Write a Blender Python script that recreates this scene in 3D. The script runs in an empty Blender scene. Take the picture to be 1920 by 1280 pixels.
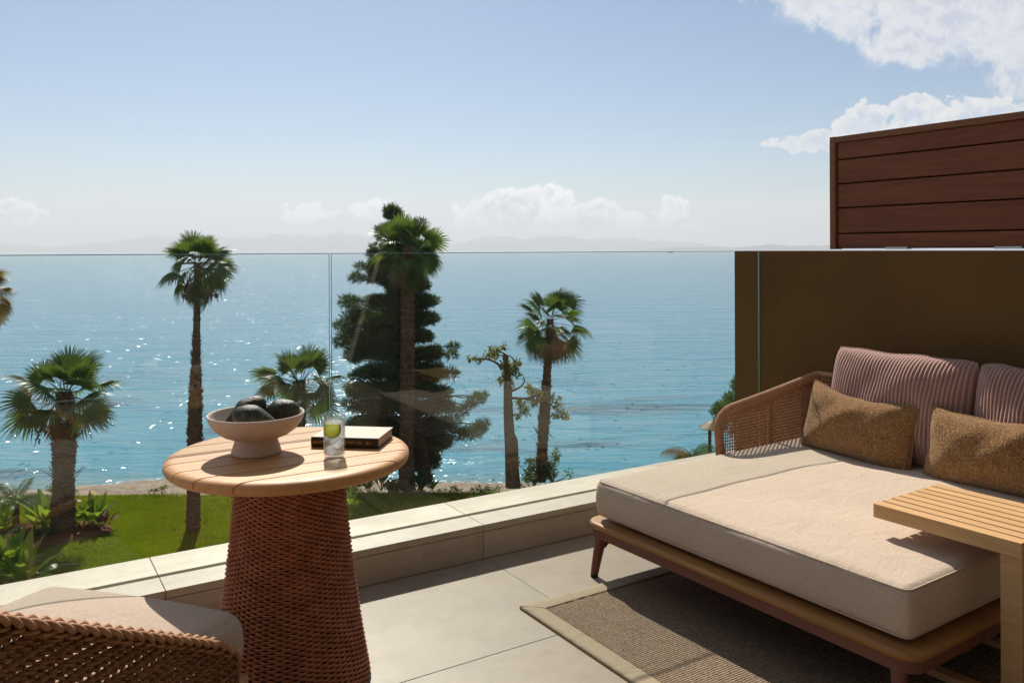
import bpy, math, random
import numpy as np
from mathutils import Matrix, Vector, Euler
R = math.radians
rng = np.random.default_rng(7)
random.seed(7)
scene = bpy.context.scene
col = scene.collection

# ------------------------------------------------------------------ camera
EYE = 1.4                     # metres above the terrace floor
FPX, ROLL = 1543.0, R(0.2)    # focal length in pixels of the 1920 px wide photograph
YAW = math.atan2(960, 1543)   # the lens looks this far to the right of the open sea
cam_d = bpy.data.cameras.new('camera')
cam = bpy.data.objects.new('camera', cam_d); col.objects.link(cam)
cam_d.sensor_width = 36; cam_d.lens = FPX / 1920 * 36
cam_d.shift_y = -172 / 1920
cam_d.clip_start = 0.05; cam_d.clip_end = 40000
cam.matrix_world = Matrix.Translation((0, 0, EYE)) @ Matrix.Rotation(-YAW, 4, 'Z') @ Matrix.Rotation(R(90), 4, 'X') @ Matrix.Rotation(-ROLL, 4, 'Z')
scene.camera = cam

# ------------------------------------------------------------------ render / exposure
scene.view_settings.view_transform = 'Standard'
scene.view_settings.look = 'None'
scene.view_settings.gamma = 1
scene.view_settings.use_curve_mapping = False
scene.view_settings.exposure = 0.53
cy = scene.cycles
cy.use_denoising = True
cy.max_bounces = 10; cy.diffuse_bounces = 4; cy.glossy_bounces = 4; cy.transmission_bounces = 6
cy.transparent_max_bounces = 24; cy.volume_bounces = 0
cy.sample_clamp_indirect = 6
cy.use_adaptive_sampling = True; cy.adaptive_threshold = 0.015

# ------------------------------------------------------------------ node helper
class NT:
    def __init__(s, nt): s.nt = nt; s.nodes = nt.nodes; s.links = nt.links
    def n(s, t, **kw):
        x = s.nodes.new(t)
        for k, v in kw.items(): setattr(x, k, v)
        return x
    def put(s, sock, v):
        if v is None: return
        if hasattr(v, 'is_linked') or hasattr(v, 'links'): s.links.new(v, sock)
        else:
            if sock.type == 'RGBA' and len(v) == 3: v = (*v, 1)
            sock.default_value = v
    def m(s, op, a, b=None, c=None, clamp=False):
        x = s.n('ShaderNodeMath', operation=op, use_clamp=clamp)
        for i, v in enumerate((a, b, c)):
            if v is not None: s.put(x.inputs[i], v)
        return x.outputs[0]
    def vm(s, op, a, b=None, scale=None):
        x = s.n('ShaderNodeVectorMath', operation=op)
        s.put(x.inputs[0], a)
        if b is not None: s.put(x.inputs[1], b)
        if scale is not None: s.put(x.inputs['Scale'], scale)
        return x.outputs['Value'] if op in ('LENGTH', 'DOT_PRODUCT', 'DISTANCE') else x.outputs[0]
    def mapr(s, v, a, b, c=0.0, d=1.0, smooth=True):
        x = s.n('ShaderNodeMapRange', interpolation_type='SMOOTHSTEP' if smooth else 'LINEAR')
        for i, w in enumerate((v, a, b, c, d)): s.put(x.inputs[i], w)
        return x.outputs[0]
    def mix(s, f, a, b):
        x = s.n('ShaderNodeMix', data_type='RGBA')
        s.put(x.inputs[0], f); s.put(x.inputs[6], a); s.put(x.inputs[7], b)
        return x.outputs[2]
    def noise(s, vec, scale, detail=4, rough=.55, col=False, **kw):
        x = s.n('ShaderNodeTexNoise')
        s.put(x.inputs['Vector'], vec); s.put(x.inputs['Scale'], scale); s.put(x.inputs['Detail'], detail); s.put(x.inputs['Roughness'], rough)
        for k, v in kw.items(): s.put(x.inputs[k], v)
        return x.outputs['Color'] if col else x.outputs[0]
    def vor(s, vec, scale, out='Distance', feature='F1', rand=1.0):
        x = s.n('ShaderNodeTexVoronoi', feature=feature)
        s.put(x.inputs['Vector'], vec); s.put(x.inputs['Scale'], scale); s.put(x.inputs['Randomness'], rand)
        return x.outputs[out]
    def map(s, vec, scale=(1, 1, 1), rot=(0, 0, 0), loc=(0, 0, 0)):
        x = s.n('ShaderNodeMapping')
        s.put(x.inputs[0], vec); x.inputs['Scale'].default_value = scale; x.inputs['Rotation'].default_value = rot; s.put(x.inputs['Location'], loc)
        return x.outputs[0]
    def bump(s, h, strength=.5, dist=.01, normal=None):
        x = s.n('ShaderNodeBump'); s.put(x.inputs['Height'], h); s.put(x.inputs['Strength'], strength); s.put(x.inputs['Distance'], dist)
        if normal is not None: s.put(x.inputs['Normal'], normal)
        return x.outputs[0]
    def ramp(s, f, stops):
        x = s.n('ShaderNodeValToRGB'); s.put(x.inputs[0], f)
        e = x.color_ramp.elements
        while len(e) < len(stops): e.new(.5)
        for k, (p, c) in enumerate(stops): e[k].position = p; e[k].color = (*c, 1)
        return x.outputs[0]

# ------------------------------------------------------------------ sun and sky
SUN_AZ, SUN_EL = R(18), R(44)     # azimuth from +Y (open sea) towards +X
world = bpy.data.worlds.new('World'); scene.world = world; world.use_nodes = True
W = NT(world.node_tree); W.nodes.clear()
sky = W.n('ShaderNodeTexSky', sky_type='NISHITA', sun_disc=False)
sky.sun_elevation = SUN_EL; sky.sun_rotation = SUN_AZ
sky.altitude = 0; sky.air_density = 1.0; sky.dust_density = 0.45; sky.ozone_density = 3.4
def azel(u, v):
    return YAW + math.atan((u - 960) / FPX), math.atan((468 - v) / FPX * math.cos(math.atan((u - 960) / FPX)))
tc = W.n('ShaderNodeTexCoord').outputs['Generated']
sp = W.n('ShaderNodeSeparateXYZ'); W.put(sp.inputs[0], tc)
az = W.m('ARCTAN2', sp.outputs[0], sp.outputs[1]); el = W.m('ARCSINE', sp.outputs[2])
warp = W.vm('ADD', tc, W.vm('SCALE', W.vm('SUBTRACT', W.noise(tc, 20, 3, .5, col=True), (.5, .5, .5)), scale=.05))
def blob(u, v, ru, rv, w=1.0):
    a0, e0 = azel(u, v)
    da = W.m('DIVIDE', W.m('SUBTRACT', az, a0), ru / FPX); de = W.m('DIVIDE', W.m('SUBTRACT', el, e0), rv / FPX)
    return W.m('MULTIPLY', W.m('SUBTRACT', 1, W.m('ADD', W.m('MULTIPLY', da, da), W.m('MULTIPLY', de, de))), w)
def mx(*s):
    r = s[0]
    for k in s[1:]: r = W.m('MAXIMUM', r, k)
    return r
def puffs(v):
    """billowing fractal field for cloud edges"""
    wv = W.vm('ADD', v, W.vm('SCALE', W.vm('SUBTRACT', W.noise(v, 26, 4, .6, col=True), (.5, .5, .5)), scale=.045))
    nb = W.m('SUBTRACT', W.noise(wv, 17, 9, .60), .5); nf = W.m('SUBTRACT', W.noise(v, 75, 8, .66), .5); bi = W.m('SUBTRACT', .42, W.vor(wv, 62))
    return W.m('ADD', W.m('ADD', W.m('MULTIPLY', nb, 2.3), W.m('MULTIPLY', nf, 1.1)), W.m('MULTIPLY', bi, .55)), nb, nf, bi
puff, n_big, n_fine, bil = puffs(tc)
puff2 = puffs(W.vm('ADD', tc, (.003, .002, .0085)))[0]      # the same field a little nearer the sun: its difference lights the tops
lit = W.mapr(W.m('SUBTRACT', puff, puff2), -.28, .34)
# cumulus heaps
c_right = mx(blob(1630, 245, 62, 55, 1.1), blob(1735, 235, 90, 62, 1.2), blob(1830, 235, 85, 45, 1.1), blob(1545, 270, 120, 26, .75), blob(2100, 250, 260, 70, .9))
c_top = mx(blob(1860, -60, 330, 170, 1.0), blob(1600, -45, 230, 85, .9), blob(2300, -120, 420, 260, 1.0), blob(1720, 60, 130, 60, .8))
c_low = mx(blob(960, 405, 130, 55, 1.0), blob(1120, 425, 120, 50, .9), blob(1255, 400, 45, 38, .9), blob(1260, 440, 120, 36, .9), blob(10, 395, 60, 26, .9),
           blob(560, 395, 75, 24, .7), blob(710, 392, 55, 22, .75), blob(1040, 370, 50, 30, .8))
high = W.m('MULTIPLY', W.mapr(el, R(20), R(30)), W.m('SUBTRACT', W.noise(tc, 3.2, 2, .5), .46))
cov = mx(c_right, W.m('SUBTRACT', W.m('MULTIPLY', high, 6.0), W.mapr(el, R(32), R(20), .1, 1.2)))
def field(c, soft_): return W.m('ADD', c, W.m('MULTIPLY', soft_, W.mapr(c, -.9, .25)))
wisp = W.m('ADD', W.m('MULTIPLY', n_big, 2.0), W.m('MULTIPLY', n_fine, .7))
fR = field(cov, puff); fT = field(c_top, wisp); fL = field(c_low, puff)
skyc = sky.outputs[0]
bright = (9.9, 9.85, 9.8); shade = (6.3, 7.4, 9.0)
tex = W.m('ADD', .5, W.m('ADD', W.m('MULTIPLY', n_fine, 1.1), W.m('MULTIPLY', bil, .5)), clamp=True)
# long pale bank just over the horizon, all round
bank = W.mapr(W.m('ADD', el, W.m('MULTIPLY', n_big, .035)), R(3.9), R(2.6))
c1 = W.mix(W.m('MULTIPLY', bank, .65), skyc, (9.0, 8.9, 9.15))
low_col = W.mix(W.m('MULTIPLY', W.mapr(fL, .30, .8), W.m('SUBTRACT', 1, lit)), (13.2, 13.0, 12.8), (7.4, 8.2, 9.4))
c2 = W.mix(W.m('MULTIPLY', W.mapr(fL, .22, .42), .9), c1, low_col)
colR = W.mix(W.m('MULTIPLY', W.mapr(fR, .26, .75), W.m('SUBTRACT', 1, lit)), bright, shade)
c3 = W.mix(W.m('MULTIPLY', W.mapr(fR, .22, .42), .92), c2, colR)
colT = W.mix(W.m('MULTIPLY', W.mapr(fT, .30, .9), W.m('SUBTRACT', 1.05, W.m('MULTIPLY', lit, .75))), bright, (6.7, 7.0, 8.5))
c3 = W.mix(W.m('MULTIPLY', W.mapr(fT, .12, .62), .92), c3, colT)
bg = W.n('ShaderNodeBackground'); W.put(bg.inputs[0], c3); bg.inputs[1].default_value = 0.061
out = W.n('ShaderNodeOutputWorld'); W.links.new(bg.outputs[0], out.inputs[0])

sun_d = bpy.data.lights.new('sun', 'SUN'); sun = bpy.data.objects.new('sun', sun_d); col.objects.link(sun)
sun_d.energy = 4.6; sun_d.angle = R(0.53); sun_d.color = (1.0, .93, .82)
sd = Vector((math.sin(SUN_AZ) * math.cos(SUN_EL), math.cos(SUN_AZ) * math.cos(SUN_EL), math.sin(SUN_EL)))
sun.rotation_euler = sd.to_track_quat('Z', 'Y').to_euler(); sun.location = (0, 0, 30)

# ------------------------------------------------------------------ geometry helpers
CA, SA = math.cos(YAW), math.sin(YAW)
def cam2w(x, d): return np.array([CA * x + SA * d, -SA * x + CA * d])
def ray(u, v):
    dx, dy = u - 960, 468 - v
    x = (dx * math.cos(ROLL) + dy * math.sin(ROLL)) / FPX; y = (-dx * math.sin(ROLL) + dy * math.cos(ROLL)) / FPX
    a = cam2w(x, 1.0)
    return np.array([a[0], a[1], y])
def on_z(u, v, z):
    r = ray(u, v); return np.array([0, 0, EYE]) + r * (z - EYE) / r[2]
def at_d(u, v, d): return np.array([0, 0, EYE]) + ray(u, v) * d

def np_mesh(name, V, F):
    """V (n,3), F (m,k) arrays or list of faces."""
    me = bpy.data.meshes.new(name)
    if isinstance(F, np.ndarray):
        V = np.asarray(V, np.float32); m, k = F.shape
        me.vertices.add(len(V)); me.vertices.foreach_set('co', V.ravel())
        me.loops.add(m * k); me.loops.foreach_set('vertex_index', F.astype(np.int32).ravel())
        me.polygons.add(m); me.polygons.foreach_set('loop_start', np.arange(0, m * k, k, dtype=np.int32))
        me.update(calc_edges=True)
    else:
        me.from_pydata([tuple(map(float, v)) for v in V], [], F)
    me.validate()
    return me
def link(o, parent=None):
    col.objects.link(o)
    if parent is not None: o.parent = parent
    return o
def tag(o, label=None, cat=None, group=None, kind=None):
    if label: o['label'] = label
    if cat: o['category'] = cat
    if group: o['group'] = group
    if kind: o['kind'] = kind
    return o
def obj(name, V, F, mat, parent=None, smooth=False):
    me = V if F is None else np_mesh(name, V, F)
    if mat is not None and not me.materials: me.materials.append(mat)
    if smooth: me.polygons.foreach_set('use_smooth', [True] * len(me.polygons))
    return link(bpy.data.objects.new(name, me), parent)
def empty(name, loc=(0, 0, 0), rz=0.0):
    o = bpy.data.objects.new(name, None); o.empty_display_size = .1
    o.location = loc; o.rotation_euler = (0, 0, rz); col.objects.link(o); return o
class MB:
    """collects shapes into one mesh"""
    def __init__(s): s.V = []; s.F = []; s.k = 0
    def add(s, V, F):
        s.V.extend([tuple(map(float, v)) for v in V]); s.F.extend([tuple(int(i) + s.k for i in f) for f in F]); s.k = len(s.V); return s
    def build(s, name, mat, parent=None, smooth=False): return obj(name, s.V, s.F, mat, parent, smooth)
def box(x0, x1, y0, y1, z0, z1, b=0.0):
    if b <= 0:
        V = [(x, y, z) for z in (z0, z1) for y in (y0, y1) for x in (x0, x1)]
        return V, [(0, 2, 3, 1), (4, 5, 7, 6), (0, 1, 5, 4), (2, 6, 7, 3), (0, 4, 6, 2), (1, 3, 7, 5)]
    return rbox(x0, x1, y0, y1, z0, z1, b, 2)
def rbox(x0, x1, y0, y1, z0, z1, r, n=3, seg=(1, 1, 1), fn=None):
    """rounded box: grid cube pushed out from an inner box; n = rounding steps, seg = divisions of the flats"""
    def axis(a, b, s):
        t = [a + r * (1 - math.cos(math.pi / 2 * i / n)) for i in range(n)]
        m = [a + r + (b - a - 2 * r) * i / s for i in range(s + 1)]
        e = [b - r * (1 - math.cos(math.pi / 2 * (n - 1 - i) / n)) for i in range(n)]
        return t + m + e
    ax = [axis(x0, x1, seg[0]), axis(y0, y1, seg[1]), axis(z0, z1, seg[2])]
    L = [len(a) for a in ax]; idx = {}; V = []; F = []
    def vid(i, j, k):
        if (i, j, k) not in idx:
            p = np.array([ax[0][i], ax[1][j], ax[2][k]])
            q = np.array([min(max(p[0], x0 + r), x1 - r), min(max(p[1], y0 + r), y1 - r), min(max(p[2], z0 + r), z1 - r)])
            d = p - q; l = np.linalg.norm(d)
            if l > 1e-9: p = q + d / l * r
            idx[(i, j, k)] = len(V); V.append(p)
        return idx[(i, j, k)]
    for a in range(3):
        b, c = (a + 1) % 3, (a + 2) % 3
        for end in (0, L[a] - 1):
            for i in range(L[b] - 1):
                for j in range(L[c] - 1):
                    q = []
                    for di, dj in ((0, 0), (1, 0), (1, 1), (0, 1)):
                        t = [0, 0, 0]; t[a] = end; t[b] = i + di; t[c] = j + dj; q.append(vid(*t))
                    F.append(tuple(q if end else q[::-1]))
    if fn: V = [fn(v) for v in V]
    return V, F
def tubes(P, rad, sides=6, closed=False, caps=True):
    """P (n_path, n_pt, 3); rad scalar or (n_pt,) or (n_path,n_pt) -> V, F quads"""
    P = np.asarray(P, float)
    if P.ndim == 2: P = P[None]
    npth, n, _ = P.shape
    if closed: T = np.roll(P, -1, 1) - np.roll(P, 1, 1)
    else: T = np.gradient(P, axis=1)
    T /= np.linalg.norm(T, axis=2, keepdims=True) + 1e-12
    ref = np.zeros_like(T); ref[..., 2] = 1
    flat = np.abs(T[..., 2]) > .92
    ref[flat] = (1, 0, 0)
    if flat.any() and not flat.all():   # one reference for a whole path, to keep it from twisting
        for a in range(npth):
            if flat[a].any(): ref[a] = (.31, .95, .05) if abs(T[a, n // 2, 1]) < .8 else (.95, .31, .05)
    A = np.cross(T, ref); A /= np.linalg.norm(A, axis=2, keepdims=True) + 1e-12
    B = np.cross(T, A)
    ang = np.linspace(0, 2 * math.pi, sides, endpoint=False)
    rad = np.broadcast_to(np.asarray(rad, float), (npth, n))
    V = P[:, :, None] + rad[..., None, None] * (np.cos(ang)[None, None, :, None] * A[:, :, None] + np.sin(ang)[None, None, :, None] * B[:, :, None])
    V = V.reshape(-1, 3)
    m = n if closed else n - 1
    i = np.arange(npth)[:, None, None] * n * sides; j = np.arange(m)[None, :, None]; k = np.arange(sides)[None, None, :]
    j2 = (j + 1) % n; k2 = (k + 1) % sides
    F = np.stack([i + j * sides + k, i + j * sides + k2, i + j2 * sides + k2, i + j2 * sides + k], -1).reshape(-1, 4)
    return V, F
def tube_capped(path, rad, sides=8):
    V, F = tubes(path, rad, sides); F = [tuple(f) for f in F]; n = len(path)
    F.append(tuple(range(sides))); F.append(tuple(range((n - 1) * sides, n * sides))[::-1])
    return V, F
def lathe(prof, n=48, close_ends=True):
    prof = [(max(r, 0), z) for r, z in prof]
    a = np.linspace(0, 2 * math.pi, n, endpoint=False)
    V = []; F = []
    for r, z in prof: V += [(r * math.cos(t), r * math.sin(t), z) for t in a]
    for i in range(len(prof) - 1):
        for j in range(n):
            F.append((i * n + j, i * n + (j + 1) % n, (i + 1) * n + (j + 1) % n, (i + 1) * n + j))
    if close_ends:
        F.append(tuple(range(n))[::-1]); F.append(tuple(range((len(prof) - 1) * n, len(prof) * n)))
    return V, F

# ------------------------------------------------------------------ materials
def mat(name, base=(.5, .5, .5), rough=.6, spec=.3, metal=0.0):
    m = bpy.data.materials.new(name); m.use_nodes = True
    T = NT(m.node_tree); p = T.nodes['Principled BSDF']
    p.inputs['Roughness'].default_value = rough; p.inputs['Specular IOR Level'].default_value = spec; p.inputs['Metallic'].default_value = metal
    T.put(p.inputs['Base Color'], base)
    T.p = p; T.o = T.n('ShaderNodeTexCoord').outputs['Object']; T.out = T.nodes['Material Output']
    return m, T
def hue(T, c, amount):
    """per-object brightness shift so that look-alike pieces differ"""
    r = T.n('ShaderNodeObjectInfo').outputs['Random']
    x = T.n('ShaderNodeHueSaturation'); T.put(x.inputs['Color'], c); T.put(x.inputs['Value'], T.mapr(r, 0, 1, 1 - amount, 1 + amount, False))
    return x.outputs[0]
def rnd_vec(T, k=37.0):
    r = T.n('ShaderNodeObjectInfo').outputs['Random']
    return T.vm('ADD', T.o, T.vm('SCALE', (1, 1, 1), scale=T.m('MULTIPLY', r, k)))
M = {}
def stone(name, c1, c2, fleck, rough, vein):
    m, T = mat(name, c1, rough, .35)
    v = rnd_vec(T)
    n1 = T.noise(v, 2.2, 6, .6); n2 = T.noise(T.map(v, vein), 3.0, 6, .6); n3 = T.noise(v, 240, 2, .5)
    c = T.mix(T.mapr(n1, .35, .68), c1, c2)
    c = T.mix(T.m('MULTIPLY', T.mapr(T.noise(v, 14, 5, .65), .45, .7), .30), c, fleck)
    c = T.mix(T.m('MULTIPLY', T.mapr(n2, .50, .66), .35), c, fleck)
    c = T.mix(T.m('MULTIPLY', T.mapr(n3, .60, .72), .35), c, fleck)
    pit = T.mapr(T.vor(v, 34), .0, .07, 0, 1)
    c = T.mix(T.m('MULTIPLY', T.m('SUBTRACT', 1, pit), .5), c, fleck)
    T.put(T.p.inputs['Base Color'], hue(T, c, .035))
    T.put(T.p.inputs['Roughness'], T.mapr(n1, .3, .7, rough - .08, rough + .1, False))
    T.put(T.p.inputs['Normal'], T.bump(T.m('ADD', T.m('MULTIPLY', n3, .3), pit), .12, .004))
    return m
M['tile'] = stone('floor_stone', (.305, .243, .178), (.262, .208, .150), (.195, .148, .102), .42, (1, 1, 1))
M['kerb'] = stone('kerb_stone', (.49, .425, .335), (.43, .365, .28), (.32, .25, .17), .5, (.4, 3, 9))
M['grout'], T = mat('grout', (.16, .135, .105), .9, .1)
def wood(name, c1, c2, c3, axis=0, scale=1.0, rough=.5, var=.08, spec=.3):
    m, T = mat(name, c1, rough, spec)
    v = rnd_vec(T)
    s = [14.0 * scale] * 3; s[axis] = .9 * scale
    g = T.noise(T.map(v, tuple(s)), 3.2, 7, .62, Distortion=.6)
    s2 = [90.0 * scale] * 3; s2[axis] = 2.0 * scale
    fine = T.noise(T.map(v, tuple(s2)), 2.0, 3, .6)
    c = T.mix(T.mapr(g, .36, .66), c1, c2); c = T.mix(T.m('MULTIPLY', T.mapr(fine, .5, .75), .5), c, c3)
    T.put(T.p.inputs['Base Color'], hue(T, c, var))
    T.put(T.p.inputs['Normal'], T.bump(T.m('ADD', fine, T.m('MULTIPLY', g, .4)), .18, .002))
    T.put(T.p.inputs['Roughness'], T.mapr(fine, .2, .8, rough - .08, rough + .12, False))
    return m
M['teak'] = wood('teak_tabletop', (.45, .235, .092), (.53, .295, .125), (.33, .155, .058), 0, 1, .48)
M['teak_slat'] = wood('pale_teak_slat', (.52, .31, .135), (.60, .375, .18), (.40, .22, .09), 1, 1, .55, .05)
M['platform'] = wood('platform_teak', (.31, .145, .042), (.37, .185, .06), (.22, .095, .03), 1, 1, .45)
M['screen'] = wood('screen_board', (.135, .036, .013), (.18, .052, .018), (.08, .022, .008), 1, 1.0, .5, .2)
M['screen_frame'] = wood('screen_frame_wood', (.17, .066, .026), (.20, .082, .033), (.13, .05, .02), 1, 1, .5, .03)
M['chair_leg'] = wood('chair_leg_teak', (.40, .20, .08), (.46, .25, .11), (.3, .14, .05), 2, 1, .5)
# render wall
M['wall'], T = mat('wall_render', (.25, .155, .075), .92, .15)
n1 = T.noise(T.o, 1.6, 6, .6); n2 = T.noise(T.o, 300, 3, .6)
T.put(T.p.inputs['Base Color'], T.mix(T.mapr(n1, .35, .7), (.145, .079, .026), (.118, .063, .021)))
T.put(T.p.inputs['Normal'], T.bump(T.m('ADD', n2, T.m('MULTIPLY', T.noise(T.o, 40, 5, .65), 2.0)), .7, .005))
M['facade'], T = mat('facade_render', (.52, .45, .35), .9, .15)
T.put(T.p.inputs['Normal'], T.bump(T.noise(T.o, 220, 3, .6), .4, .003))
# fabrics
def linen(name, c1, c2, c3, s=1.0):
    m, T = mat(name, c1, .95, .1)
    T.p.inputs['Sheen Weight'].default_value = .15
    fx = T.noise(T.map(T.o, (60 * s, 420 * s, 420 * s)), 1.0, 2, .5); fy = T.noise(T.map(T.o, (420 * s, 60 * s, 420 * s)), 1.0, 2, .5); fz = T.noise(T.map(T.o, (420 * s, 420 * s, 60 * s)), 1.0, 2, .5)
    mel = T.noise(T.o, 170 * s, 3, .7)
    th = T.m('ADD', T.m('ADD', fx, fy), fz); big = T.noise(T.o, 3, 4, .5)
    c = T.mix(T.mapr(th, 1.2, 1.8), c1, c2); c = T.mix(T.m('MULTIPLY', T.mapr(fx, .56, .72), .55), c, c3)
    c = T.mix(T.m('MULTIPLY', T.mapr(big, .35, .7), .12), c, c3)
    c = T.mix(T.m('MULTIPLY', T.mapr(mel, .46, .66), .45), c, c3)
    T.put(T.p.inputs['Base Color'], c); T.put(T.p.inputs['Normal'], T.bump(T.m('ADD', T.m('ADD', th, mel), T.m('MULTIPLY', T.noise(T.o, 520, 1, .5), .8)), .45, .0025, T.bump(T.noise(T.map(T.o, (1, 1.6, 2)), 7, 4, .55, Distortion=.8), .35, .02)))
    return m
M['linen'] = linen('oat_linen', (.61, .50, .395), (.52, .415, .315), (.43, .325, .235))
M['linen_chair'] = linen('chair_linen', (.52, .43, .345), (.45, .355, .275), (.38, .29, .22))
M['knit'], T = mat('pink_rib_knit', (.45, .28, .25), .95, .1)
T.p.inputs['Sheen Weight'].default_value = .2
spx = T.n('ShaderNodeSeparateXYZ'); T.put(spx.inputs[0], T.o)
RIB = .0172
rib = T.m('ADD', .5, T.m('MULTIPLY', T.m('SINE', T.m('MULTIPLY', spx.outputs[1], 2 * math.pi / RIB)), .5))
st = T.m('ADD', .5, T.m('MULTIPLY', T.m('SINE', T.m('MULTIPLY', spx.outputs[2], 2 * math.pi / .0075)), .5))
nz = T.noise(T.o, 160, 3, .6)
c = T.mix(rib, (.24, .12, .10), (.47, .31, .255)); c = T.mix(T.m('MULTIPLY', T.mapr(st, .75, 1.0), .5), c, (.26, .12, .12)); c = T.mix(T.m('MULTIPLY', T.mapr(nz, .5, .7), .35), c, (.50, .33, .27))
T.put(T.p.inputs['Base Color'], c); T.put(T.p.inputs['Normal'], T.bump(T.m('ADD', T.m('MULTIPLY', st, rib), T.m('MULTIPLY', nz, .5)), .6, .003))
M['pink'], T = mat('pink_linen', (.62, .37, .32), .95, .1)
M['boucle'], T = mat('gold_boucle', (.35, .2, .05), .95, .1)
T.p.inputs['Sheen Weight'].default_value = .2
vv = T.map(T.o, (1.4, 1.0, .8))
cell = T.vor(vv, 230, 'Color'); dd = T.vor(vv, 230)
sc = T.n('ShaderNodeSeparateColor'); T.put(sc.inputs[0], cell)
c = T.ramp(sc.outputs[0], [(0, (.17, .075, .022)), (.3, (.24, .115, .036)), (.6, (.30, .155, .055)), (.84, (.36, .205, .115)), (.96, (.38, .25, .06)), (1, (.42, .31, .06))])
c = T.mix(T.mapr(T.noise(T.o, 110, 3, .6), .45, .68, 0, .4), c, (.17, .075, .024))
T.put(T.p.inputs['Base Color'], c); T.put(T.p.inputs['Normal'], T.bump(T.m('ADD', T.m('SUBTRACT', 1, dd), T.m('MULTIPLY', T.noise(T.o, 110, 2, .5), 1.2)), .8, .004))
def yarn(name, c1, c2, rough=.75, s=1.0):
    m, T = mat(name, c1, rough, .25)
    n = T.noise(T.o, 40 * s, 4, .6); f = T.noise(T.map(T.o, (500, 500, 500)), 1, 2, .5)
    T.put(T.p.inputs['Base Color'], T.mix(T.mapr(n, .35, .68), c1, c2)); T.put(T.p.inputs['Normal'], T.bump(f, .35, .001))
    return m
M['rope'] = yarn('terracotta_rope', (.47, .19, .105), (.33, .125, .068), .75, .5)
M['core'], T = mat('dark_core', (.05, .02, .012), .95, .05)
M['cord'] = yarn('arm_cord', (.46, .25, .145), (.38, .195, .11))
M['wicker'] = yarn('brown_wicker', (.27, .125, .048), (.18, .076, .028), .55)
M['braid'] = yarn('wicker_braid', (.42, .225, .12), (.32, .155, .075), .55)
M['frame'], T = mat('terracotta_metal', (.17, .066, .042), .5, .4)
M['foot'], T = mat('black_rubber', (.015, .014, .013), .8, .2)
# rug
M['rug'], T = mat('rug_weave', (.20, .15, .105), .98, .05)
sx = T.n('ShaderNodeSeparateXYZ'); T.put(sx.inputs[0], T.o)
row = T.m('ADD', .5, T.m('MULTIPLY', T.m('SINE', T.m('ADD', T.m('MULTIPLY', sx.outputs[1], 2 * math.pi / .0105), T.m('MULTIPLY', T.noise(T.o, 30, 2, .5), 1.5))), .5))
kn = T.noise(T.map(T.o, (130, 260, 260)), 1, 3, .6)
c = T.ramp(kn, [(.25, (.10, .07, .048)), (.45, (.20, .145, .10)), (.60, (.30, .225, .16)), (.8, (.40, .31, .23))])
c = T.mix(T.m('MULTIPLY', T.mapr(row, .3, 0), .4), c, (.07, .047, .032))
T.put(T.p.inputs['Base Color'], c); T.put(T.p.inputs['Normal'], T.bump(T.m('ADD', row, kn), .8, .004))
M['rug_edge'], T = mat('rug_binding', (.30, .235, .15), .7, .25)
T.put(T.p.inputs['Base Color'], T.mix(T.noise(T.o, 300, 2, .5), (.33, .26, .165), (.25, .19, .115)))
# glass sheet: clear with a green cast, mirror by Fresnel
def clear_glass(name, tint, ior=1.5, rough=0.0, body=None, bodyf=0.0, fizz=0.0):
    m = bpy.data.materials.new(name); m.use_nodes = True
    T = NT(m.node_tree); T.nodes.clear()
    tr = T.n('ShaderNodeBsdfTransparent'); T.put(tr.inputs[0], tint)
    gl = T.n('ShaderNodeBsdfAnisotropic'); gl.inputs['Roughness'].default_value = rough
    fr = T.n('ShaderNodeFresnel'); bf = T.n('ShaderNodeNewGeometry').outputs['Backfacing']      # same mirror strength on both faces of a sheet
    T.put(fr.inputs[0], T.mapr(bf, 0, 1, ior, 1 / ior, False))
    mx_ = T.n('ShaderNodeMixShader'); T.links.new(fr.outputs[0], mx_.inputs[0]); T.links.new(tr.outputs[0], mx_.inputs[1]); T.links.new(gl.outputs[0], mx_.inputs[2])
    o = mx_.outputs[0]
    if body is not None:
        rf = T.n('ShaderNodeBsdfRefraction'); rf.inputs['IOR'].default_value = 1.33; T.put(rf.inputs[0], body)
        m2 = T.n('ShaderNodeMixShader'); m2.inputs[0].default_value = bodyf; T.links.new(o, m2.inputs[1]); T.links.new(rf.outputs[0], m2.inputs[2]); o = m2.outputs[0]
    if fizz:      # bubbles and cracks that scatter light
        tl = T.n('ShaderNodeBsdfTranslucent'); T.put(tl.inputs[0], (.95, .95, .95)); m3 = T.n('ShaderNodeMixShader'); m3.inputs[0].default_value = fizz; T.links.new(o, m3.inputs[1]); T.links.new(tl.outputs[0], m3.inputs[2]); o = m3.outputs[0]
    ou = T.n('ShaderNodeOutputMaterial'); T.links.new(o, ou.inputs[0])
    return m
M['pane'] = clear_glass('balustrade_glass', (.945, .972, .962))
M['pane_edge'], T = mat('glass_edge', (.10, .16, .145), .25, .5)
T.p.inputs['Transmission Weight'].default_value = .25
M['tumbler'] = clear_glass('tumbler_glass', (.93, .95, .95), 1.5, .02, (.95, .96, .96), .10)
M['water'] = clear_glass('sparkling_water', (.93, .95, .95), 1.2, .03, (.97, .98, .98), .45, .12)
M['ice'] = clear_glass('ice', (.85, .88, .9), 1.31, .12, (.95, .97, .98), .4, .35)
M['steel'], T = mat('brushed_metal', (.42, .43, .40), .35, .5, .9)
M['ceramic'], T = mat('bisque_ceramic', (.56, .43, .365), .75, .25)
T.put(T.p.inputs['Base Color'], T.mix(T.mapr(T.noise(T.o, 60, 4, .6), .4, .7), (.58, .48, .41), (.52, .425, .36)))
T.put(T.p.inputs['Normal'], T.bump(T.noise(T.o, 260, 3, .6), .15, .001))
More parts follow.
